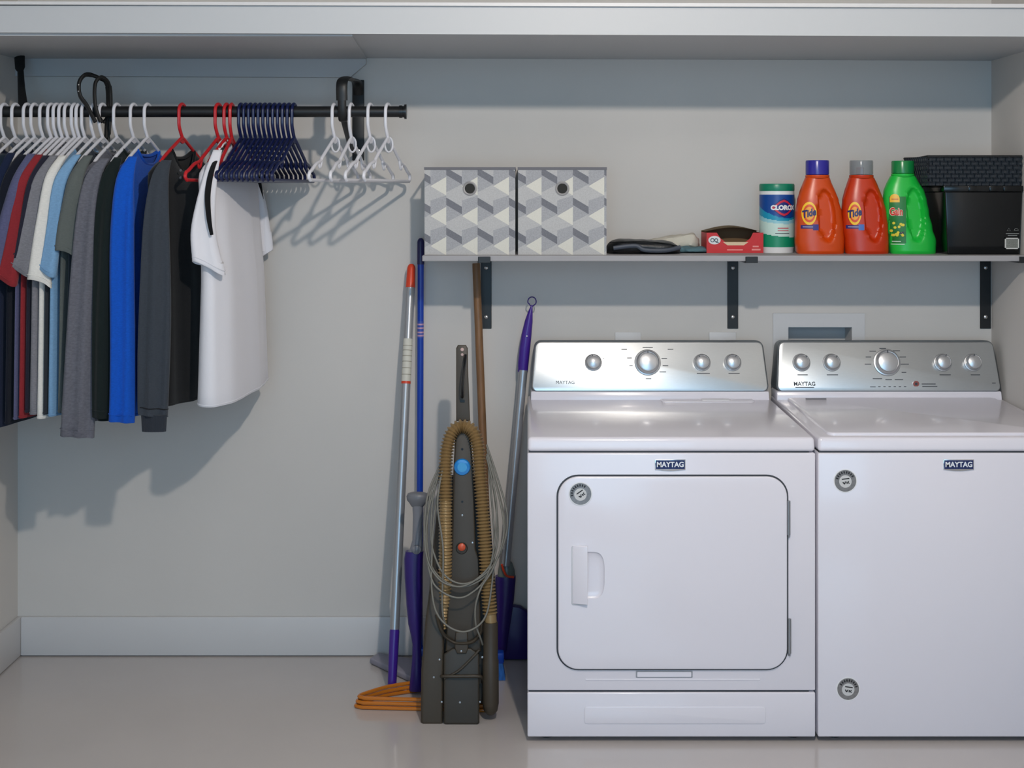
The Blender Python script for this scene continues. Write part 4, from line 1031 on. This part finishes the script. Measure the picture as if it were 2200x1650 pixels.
# silver pole mop with red cap
A = W(884, 568, .045); B = W(842, 1474, .30)
def onp(A, B, py):      # point of the pole that shows at this height
    lo, hi = 0., 1.
    for _ in range(40):
        m = (lo+hi)/2; p = A.lerp(B, m); y = VY+(HZ-p.z)*F/(D+p.y)
        if y < py: lo = m
        else: hi = m
    return A.lerp(B, lo)
t = thing('sweeper_mop', 'silver-handled mop with a red cap leaning left of the blue pole', 'mop', (B.x, B.y, 0))
bm = bmesh.new(); tube(bm, [onp(A, B, 612), onp(A, B, 1352)], [.0135, .0135], 16); pole = obj('pole', bm, M_pole, t)
bm = bmesh.new(); tube(bm, [A+Vector((0, 0, .001)), onp(A, B, 571), onp(A, B, 576), onp(A, B, 618)], [.006, .0105, .0125, .0145], 16); obj('end_cap', bm, M_orp, t, label='red end cap')
bm = bmesh.new(); tube(bm, [onp(A, B, 728), onp(A, B, 824)], .0139, 16); lb_ = obj('paper_label', bm, mat('pole_label', (205, 203, 192), .6), pole)
bm = bmesh.new(); tube(bm, [onp(A, B, 819), onp(A, B, 824.5)], .0142, 16); obj('label_stripe', bm, M_orp, lb_)
bm = bmesh.new()
for py in (742, 752, 764, 776, 790, 804): tube(bm, [onp(A, B, py), onp(A, B, py+1.5)], .0140, 16)
obj('label_print', bm, mat('label_ink', (150, 146, 130), .6), lb_)
bm = bmesh.new(); tube(bm, [onp(A, B, 1348), onp(A, B, 1356), onp(A, B, 1400), onp(A, B, 1470)], [.0118, .0142, .0138, .0125], 16); obj('grip', bm, M_pur, t, label='purple lower section')
bm = bmesh.new(); box(bm, B.x-.012, B.x+.045, B.y-.032, B.y-.002, .001, .016, r=.004); tube(bm, [onp(A, B, 1462), Vector((B.x, B.y, .010))], .011, 12); obj('swivel_joint', bm, M_white2, t)
# blue pole broom
A = W(904, 513, .035); B = W(901, 1420, .06)
t = thing('push_broom', 'tall blue pole leaning past the left end of the shelf', 'broom', (B.x, B.y, 0))
M_bl = mat('blue_pole', (14, 62, 168), .3); M_nv = mat('navy_cap', (30, 32, 84), .35)
bm = bmesh.new(); tube(bm, [onp(A, B, 566), Vector((B.x, B.y, .03))], .0098, 16); obj('pole', bm, M_bl, t)
bm = bmesh.new(); tube(bm, [A+Vector((0, 0, .002)), onp(A, B, 515), onp(A, B, 520), onp(A, B, 568)], [.004, .009, .0112, .0112], 16); obj('end_cap', bm, M_nv, t, label='navy end cap')
bm = bmesh.new(); tube(bm, [onp(A, B, 690), onp(A, B, 726)], .0100, 16); sk_ = obj('sticker', bm, mat('sticker_blue', (60, 84, 170), .4), t)
bm = bmesh.new()
for py in (695, 703, 712, 719): tube(bm, [onp(A, B, py), onp(A, B, py+3.5)], .0103, 12)
obj('sticker_print', bm, mat('sticker_rose', (190, 150, 176), .5), sk_)
bm = bmesh.new(); box(bm, B.x-.02, B.x+.07, B.y-.02, B.y+.02, .02, .045, r=.006); hd = obj('broom_head', bm, M_bl, t)
bm = bmesh.new(); box(bm, B.x-.018, B.x+.068, B.y-.022, B.y+.022, .001, .022); obj('bristles', bm, mat('bristle_grey', (90, 96, 110), .9), hd)
# purple spray mop
t = thing('spray_mop', 'purple spray mop with grey top knob standing left of the vacuum', 'mop', W(895, 1480, .33)*1)
ORG[t].z = 0; t.location.z = 0
dm = .33
bm = bmesh.new(); rr = []
for py, l, r, dp in ((1184, 871, 910, .018), (1200, 868, 909, .020), (1240, 869, 908, .022), (1300, 873, 908, .021), (1340, 877, 907, .019), (1365, 883, 906, .015), (1385, 886, 905, .012), (1420, 885, 906, .0125), (1460, 881, 908, .014), (1478, 879, 909, .016), (1483, 880, 908, .014)):
    c = W((l+r)/2, py, dm); h_ = (r-l)/2/sc(dm); rr.append([(c.x+h_*math.copysign(abs(math.cos(f))**.8, math.cos(f)), c.y+dp*math.sin(f), c.z) for f in [2*PI*k/28 for k in range(28)]])
loft(bm, rr); bd = obj('reservoir', bm, M_pur2, t, smooth=60)
bm = bmesh.new(); M_gp = mat('grey_plastic', (122, 124, 132), .35)
rr = []
for py, l, r, dp in ((1086, 886, 908, .012), (1110, 887, 908, .010), (1160, 886, 907, .010), (1180, 880, 908, .014), (1188, 873, 909, .017)):
    c = W((l+r)/2, py, dm); h_ = (r-l)/2/sc(dm); rr.append([(c.x+h_*math.cos(f), c.y+dp*math.sin(f), c.z) for f in [2*PI*k/24 for k in range(24)]])
loft(bm, rr); obj('neck', bm, M_gp, t, smooth=60)
bm = bmesh.new(); rr = []
for py, l, r in ((1058, 882, 912), (1060, 876, 918), (1066, 873, 922), (1074, 874, 921), (1080, 879, 916), (1088, 884, 910)):
    c = W((l+r)/2, py, dm); h_ = (r-l)/2/sc(dm); rr.append([(c.x+h_*math.cos(f), c.y+h_*.6*math.sin(f), c.z) for f in [2*PI*k/28 for k in range(28)]])
loft(bm, rr); obj('top_knob', bm, mat('knob_grey', (112, 114, 120), .4), t, smooth=60)
bm = bmesh.new(); lathe(bm, [(0, 0), (.013, 0), (.012, .004), (.007, .007), (0, .008)], W(895, 1181, dm+.018), 'y', 20); obj('round_clasp', bm, M_gp, t)
bm = bmesh.new(); b2 = bmesh.new()
P4 = [W(795, 1424, .22), W(905, 1474, .33), W(926, 1440, .25), W(812, 1408, .12)]
def flo(px, py, z=0.):     # point on a level z that shows at this reading
    dist = F*(HZ-z)/(py-VY); return Vector(((px-VX)*dist/F, -(D-dist), z))
lo = [flo(794, 1426, .0015), flo(905, 1478, .0015), flo(955, 1440, .0015), flo(812, 1414, .0015)]
hexa(b2, [*lo, *[p+Vector((0, 0, .018)) for p in lo]]); bmesh.ops.recalc_face_normals(b2, faces=b2.faces); bevel(b2, b2.edges[:], .005, 3); merge(bm, b2)
obj('mop_head', bm, mat('mop_head_grey', (140, 138, 152), .5), t, smooth=50, label='flat grey mop head')
# wooden broom
A = W(1023, 566, .06); B = W(1056, 1430, .20)
t = thing('wooden_broom', 'wooden pole leaning behind the vacuum, under the left bracket', 'broom', (B.x, B.y, 0))
bm = bmesh.new(); tube(bm, [A, B], .0118, 16); obj('handle', bm, mat('brown_wood', (122, 88, 56), .5, nv=.2, ns=18, stretch=(6, 6, .5)), t)
bm = bmesh.new(); hr = X(1083, .2)-B.x; box(bm, B.x-.12, B.x+hr, B.y-.018, B.y+.018, .045, .078, r=.006); hd = obj('broom_head', bm, M_bl, t)
bm = bmesh.new(); rr = []
for z, e in ((.047, 0), (.03, .003), (.001, .008)): rr.append([(B.x-.118-e, B.y-.016-e, z), (B.x+hr-.004+e, B.y-.016-e, z), (B.x+hr-.004+e, B.y+.016+e, z), (B.x-.118-e, B.y+.016+e, z)])
loft(bm, rr); obj('bristles', bm, mat('bristle_blue', (40, 100, 180), .9, nv=.3, ns=200, stretch=(1, 1, .1)), hd)
# right hand spray mop with purple grip
A = W(1136, 662, .05); B = W(1086, 1215, .11)
t = thing('spray_mop', 'purple-handled spray mop leaning between the vacuum and dryer', 'mop', (B.x, B.y, 0))
bm = bmesh.new(); tube(bm, [onp(A, B, 795), B], .0135, 16); pole = obj('pole', bm, M_pole, t)
bm = bmesh.new(); pts = [(1143, 655, .002), (1140, 668, .0065), (1136, 690, .012), (1131, 720, .0155), (1127, 750, .0165), (1124, 780, .0165), (1123, 799, .0155)]
tube(bm, [W(p[0], p[1], .06) for p in pts], [p[2] for p in pts], 16); gp_ = obj('grip', bm, M_pur, t, label='purple grip', smooth=60)
bm = bmesh.new(); c = W(1143, 648, .06); tube(bm, [(c.x+.0125*math.sin(a)*(1 if math.cos(a) > -.5 else .75), c.y, c.z+.014*math.cos(a)) for a in [2*PI*k/24 for k in range(24)]], .0018, 8, closed=True); obj('hanging_loop', bm, M_pur2, gp_)
bm = bmesh.new(); lathe(bm, [(0, 0), (.0025, 0), (.002, .001), (0, .001)], W(1132, 722, .077), 'y', 5); obj('star_mark', bm, M_white2, gp_)
bm = bmesh.new(); rr = []
for py, l, r, dp in ((1203, 1080, 1096, .010), (1210, 1074, 1101, .016), (1225, 1070, 1106, .020), (1238, 1069, 1107, .021)):
    c = W((l+r)/2, py, .09); h_ = (r-l)/2/sc(.09); rr.append([(c.x+h_*math.cos(f), c.y+dp*math.sin(f), c.z) for f in [2*PI*k/24 for k in range(24)]])
loft(bm, rr); obj('bottle', bm, mat('bottle_grey_green', (110, 120, 116), .3), t, smooth=60)
bm = bmesh.new(); tube(bm, spline([W(1078, 1212, .12), W(1083, 1228, .118), W(1090, 1238, .116), W(1104, 1240, .112)], 4), .0035, 8); obj('trigger_strip', bm, M_orp, t)
bm = bmesh.new(); rr = []
for py, l, r, dp in ((1237, 1064, 1108, .022), (1245, 1064, 1108, .024), (1290, 1064, 1104, .024), (1330, 1064, 1098, .022), (1370, 1065, 1092, .018), (1400, 1066, 1088, .014)):
    c = W((l+r)/2, py, .09); h_ = (r-l)/2/sc(.09); rr.append([(c.x+h_*math.copysign(abs(math.cos(f))**.8, math.cos(f)), c.y+dp*math.sin(f), c.z) for f in [2*PI*k/28 for k in range(28)]])
loft(bm, rr); obj('reservoir', bm, M_pur2, t, smooth=60)
bm = bmesh.new(); prism(bm, [(X(1060, .04), .003), (X(1134, .04), .003), (X(1134, .04), Z(1315, .04)), (X(1118, .04), Z(1304, .04)), (X(1095, .04), Z(1300, .04)), (X(1075, .04), Z(1310, .04)), (X(1060, .04), Z(1330, .04))],
    lambda x, z: (x, -.050, z), lambda x, z: (x, -.022, z), r=.004); obj('mop_head', bm, M_pur2, t)
# ------------------------------------------------------------------ vacuum cleaner
M_vac = mat('vacuum_dark_grey', (62, 54, 43), .5, nv=.04, ns=10); M_vac2 = mat('vacuum_charcoal', (50, 45, 37), .5)
M_hose = mat('hose_tan', (158, 132, 92), .28, metal=.3); M_cord = mat('cord_grey', (116, 114, 106), .5)
def vd(py): return .555-.115*(1557-py)/657.     # front surface leans back with height
def vf(off=0): return lambda x, y: W(x, y, vd(y)+off)
t = thing('upright_vacuum', 'dark grey upright vacuum cleaner with tan hose and wrapped cord', 'vacuum cleaner', (X(990, .5), -.5, 0))
def vp(name, pts, off, thick, r=.004, m=M_vac, parent=None, seg=3, label=None):
    bm = bmesh.new(); prism(bm, pts, vf(off), vf(off-thick), r=r, seg=seg); return obj(name, bm, m, parent or t, label=label, smooth=50)
handle = vp('handle', [(980, 905), (980, 748), (984, 741), (1001, 741), (1005, 748), (1006, 800), (1010, 905)], -.03, .022, .003)
bm = bmesh.new(); tube(bm, spline([W(1000, 764, vd(764)-.025), W(997, 790, vd(790)+.003), W(994, 820, vd(820)+.010), W(993, 842, vd(842)+.004), W(993, 852, vd(852)-.02)], 6), .0058, 10, flat=(1, .8)); obj('grip_loop', bm, M_blackp, handle)
bm = bmesh.new(); box(bm, X(988, .42), X(998, .42), -vd(864)+.0275, -vd(864)+.036, Z(866, .42), Z(861, .42)); obj('handle_slot', bm, M_blackp, handle)
bm = bmesh.new(); lathe(bm, [(0, 0), (.005, 0), (.004, .001), (0, .001)], W(993, 751, vd(751)-.028), 'y', 12); lathe(bm, [(0, 0), (.004, 0), (.003, .001), (0, .001)], W(993, 762, vd(762)-.028), 'y', 12); obj('pale_mark', bm, mat('pale_rose', (196, 170, 164), .5), handle)
spine = vp('spine', [(978, 930), (984, 922), (1003, 922), (1010, 930), (1018, 1010), (1022, 1180), (1030, 1200), (1034, 1400), (957, 1400), (966, 1200), (970, 1180), (974, 1010)], -.004, .06, .005)
hous = vp('rear_housing', [(938, 1100), (950, 1020), (1036, 1020), (1052, 1100), (1068, 1300), (1066, 1400), (1040, 1512), (925, 1512), (914, 1400), (924, 1240)], -.035, .15, .012, M_vac2)
vp('left_column', [(926, 1240), (938, 1222), (952, 1240), (954, 1380), (951, 1554), (947, 1557), (909, 1557), (904, 1551), (905, 1440), (914, 1330)], .0, .03, .008, M_vac)
vp('lower_panel', [(953, 1405), (972, 1392), (1012, 1392), (1030, 1405), (1030, 1552), (1026, 1557), (957, 1557), (953, 1552)], .006, .036, .006, M_vac2)
bm = bmesh.new(); tube(bm, spline([W(948, 1453, vd(1453)-.0), W(956, 1453, vd(1453)+.012), (W(990, 1453, vd(1453)+.014)), W(1027, 1453, vd(1453)+.012), W(1035, 1456, vd(1453)), W(1037, 1466, vd(1453)-.02)], 5), .0042, 8); obj('crossbar', bm, M_vac, t, smooth=60)
vp('latch', [(979, 1358), (1004, 1358), (1006, 1392), (1002, 1404), (982, 1404), (977, 1392)], .012, .02, .003)
bm = bmesh.new(); tube(bm, spline([W(938, 1320, vd(1320)+.003), W(950, 1358, vd(1360)+.006), W(972, 1378, vd(1378)+.008), W(993, 1382, vd(1382)+.009), W(1016, 1378, vd(1378)+.008), W(1032, 1360, vd(1360)+.006), W(1036, 1340, vd(1340))], 6), .007, 8, flat=(1, .7)); obj('cord_cradle', bm, M_vac, t, smooth=60)
bm = bmesh.new(); tube(bm, spline([W(954, 1458, vd(1458)+.007), W(984, 1442, vd(1442)+.009), W(1010, 1418, vd(1418)+.008), W(1030, 1396, vd(1400)+.006)], 5), .0035, 8); obj('moulded_rib', bm, M_vac, t, smooth=60)
# hose
hp = spline([W(952, 1345, vd(1345)-.034), W(955, 1290, vd(1290)-.014), W(957, 1180, vd(1180)+.010), W(957, 1080, vd(1080)+.016), W(957, 1010, vd(1010)+.014), W(961, 960, vd(960)+.008), W(973, 927, vd(930)+.002), W(993, 916, vd(916)-.002),
             W(1014, 926, vd(930)+.002), W(1026, 958, vd(960)+.008), W(1030, 1010, vd(1010)+.014), W(1036, 1080, vd(1080)+.018), W(1043, 1180, vd(1180)+.016), W(1049, 1270, vd(1270)+.014), W(1055, 1345, vd(1345)+.010)], 24)
ac = [0]
for a, b in zip(hp, hp[1:]): ac.append(ac[-1]+(b-a).length)
Ltot = ac[-1]; pitch = .0088; N = int(Ltot/pitch*6); path = []; rad = []; j = 0
for i in range(N+1):
    s = Ltot*i/N
    while j < len(ac)-2 and ac[j+1] < s: j += 1
    q = (s-ac[j])/(ac[j+1]-ac[j]); path.append(hp[j].lerp(hp[j+1], q))
    amp = .0036 if s > .34 else .0022; rad.append(.0168+amp*math.cos(2*PI*s/pitch) if s < Ltot*.97 else .0165)
bm = bmesh.new(); tube(bm, path, rad, 18); obj('hose', bm, M_hose, t, smooth=80, label='tan ribbed hose')
bm = bmesh.new(); tb = [(1054, 1336, .0185), (1054, 1342, .0195), (1054, 1415, .0195), (1054, 1418, .0215), (1054, 1510, .0220), (1054, 1526, .0185), (1054, 1534, .010)]
tube(bm, [W(p[0], p[1], vd(1480)-.012) for p in tb], [p[2] for p in tb], 24); obj('hose_cuff', bm, M_vac, t, smooth=50)
bm = bmesh.new(); lathe(bm, [(0, 0), (.0220, 0), (.0228, .003), (.0205, .007), (.010, .0085), (0, .0085)], W(993, 1003, vd(1003)-.004), 'y', 36)
bt_ = obj('round_badge', bm, mat('badge_blue', (24, 128, 205), .25, coat=.4), spine, label='blue oval badge')
bm = bmesh.new(); lathe(bm, [(0, 0), (.013, 0), (.013, .0008), (0, .0008)], W(993, 1004, vd(1003)+.0042), 'y', 24); obj('badge_print', bm, mat('badge_pale_blue', (70, 160, 220), .4), bt_)
bm = bmesh.new(); lathe(bm, [(0, 0), (.016, 0), (.014, .003), (0, .003)], W(992, 1178, vd(1178)-.002), 'y', 28); bz = obj('button_bezel', bm, M_vac2, spine)
bm = bmesh.new(); lathe(bm, [(0, 0), (.0112, 0), (.010, .004), (.006, .007), (0, .008)], W(992, 1175, vd(1175)-.001), 'y', 24); obj('release_button', bm, mat('button_orange', (208, 88, 58), .35), bz)
for px, py, o_ in ((993, 1107, -.004), (970, 1166, -.004), (1015, 1166, -.004), (944, 1417, 0), (1036, 1412, .0), (932, 1455, 0), (991, 1399, .0125), (949, 1508, 0), (988, 1509, .006), (1031, 1508, .0)):
    bm = bmesh.new(); lathe(bm, [(0, 0), (.0032, 0), (.0026, .0015), (0, .002)], W(px, py, vd(py)+o_), 'y', 12); obj('screw', bm, M_screw, t)
bm = bmesh.new()
for py in (965, 1078): lathe(bm, [(0, 0), (.0034, 0), (.0034, .0006), (0, .0006)], W(993, py, vd(py)-.004), 'y', 12)
obj('screw_hole', bm, M_blackp, spine)
# cord loops hanging over the hose top bracket
rnd = random.Random(3)
loops = [
 [(952, 1000), (925, 1060), (917, 1150), (925, 1210), (950, 1245), (993, 1261), (1040, 1240), (1072, 1190), (1085, 1130), (1072, 1060), (1046, 965)],
 [(954, 985), (932, 1060), (926, 1150), (936, 1200), (960, 1240), (1000, 1254), (1048, 1228), (1080, 1175), (1090, 1110), (1070, 1030), (1045, 955)],
 [(950, 990), (920, 1060), (912, 1140), (918, 1200), (935, 1235), (960, 1255), (1000, 1258), (1045, 1225), (1066, 1180), (1068, 1110), (1048, 970)],
 [(948, 1010), (922, 1090), (915, 1170), (926, 1240), (945, 1268), (980, 1284), (1010, 1276), (1045, 1240), (1062, 1170), (1066, 1080), (1045, 980)],
 [(953, 1005), (934, 1100), (928, 1190), (928, 1270), (940, 1320), (970, 1350), (1005, 1356), (1040, 1330), (1055, 1270), (1062, 1160), (1050, 1000)],
 [(1046, 975), (1075, 1080), (1082, 1150), (1060, 1220), (1035, 1260), (1022, 1300), (1022, 1340), (1032, 1370), (1037, 1385)],
 [(955, 990), (940, 1080), (952, 1180), (950, 1300), (956, 1340)],
]
for k, L in enumerate(loops):
    bm = bmesh.new(); pts = []
    for i, (px, py) in enumerate(L):
        q = i/(len(L)-1); bulge = .030*math.sin(PI*q) if k < 6 else .012
        base = vd(py)+.008+bulge+(.004*k)*math.sin(PI*q)
        pts.append(W(px, py, base))
    tube(bm, spline(pts, 8), .0026, 8); obj('cord_loop', bm, M_cord, t, smooth=80)
# ------------------------------------------------------------------ amber hangers lying on the floor
def floor_hanger(z, dx, dy, rot, label):
    # left corner, long base to the right, arm rising to the rear
    bm = bmesh.new(); r = .0052
    Lc = flo(765, 1519, 0); x, y = Lc.x, Lc.y
    p = [(x+.018, y-.018), (x+.36, y-.040)]
    arm = [(x+.012, y-.014), (x+.0, y-.004), (x+.012, y+.018), (x+.075, y+.075), (x+.165, y+.115), (x+.185, y+.118)]
    arm2 = [(x+.185, y+.118), (x+.22, y+.112), (x+.33, y+.035), (x+.366, y-.005), (x+.372, y-.028), (x+.36, y-.040)]
    hook = [(x+.185, y+.118), (x+.188, y+.15), (x+.20, y+.168), (x+.205, y+.19), (x+.192, y+.205), (x+.175, y+.198), (x+.172, y+.185)]
    full = spline([(a+dx, b+dy, z) for a, b in arm], 5)[:-1]+spline([(a+dx, b+dy, z) for a, b in arm2], 5)
    tube(bm, full, r, 10); tube(bm, [(p[0][0]-.006+dx, p[0][1]+.004+dy, z), (p[0][0]+dx, p[0][1]+dy, z), (p[1][0]+dx, p[1][1]+dy, z)], r, 10)
    tube(bm, spline([(a+dx, b+dy, z) for a, b in hook], 5), r*.8, 8)
    o = obj('clothes_hanger', bm, M_hg, center=True); tag(o, label, 'hanger', 'amber hangers stacked on the floor')
floor_hanger(.0055, 0, 0, 0, 'amber plastic hanger at the bottom of the floor stack')
floor_hanger(.0168, .004, .002, 0, 'amber plastic hanger in the middle of the floor stack')
floor_hanger(.0281, .008, .006, 0, 'amber plastic hanger on top of the floor stack')
# ceiling fixture that carries the lamp, above the frame
t = thing('ceiling_lamp', 'small bare bulb fixture on the ceiling in front of the shelf', 'lamp', (.26, -2.62, 2.42))
bm = bmesh.new(); lathe(bm, [(0, .0), (.07, 0), (.07, -.012), (.03, -.03), (.02, -.08), (0, -.08)], (.26, -2.62, 2.42), n=32); obj('socket', bm, M_white2, t)
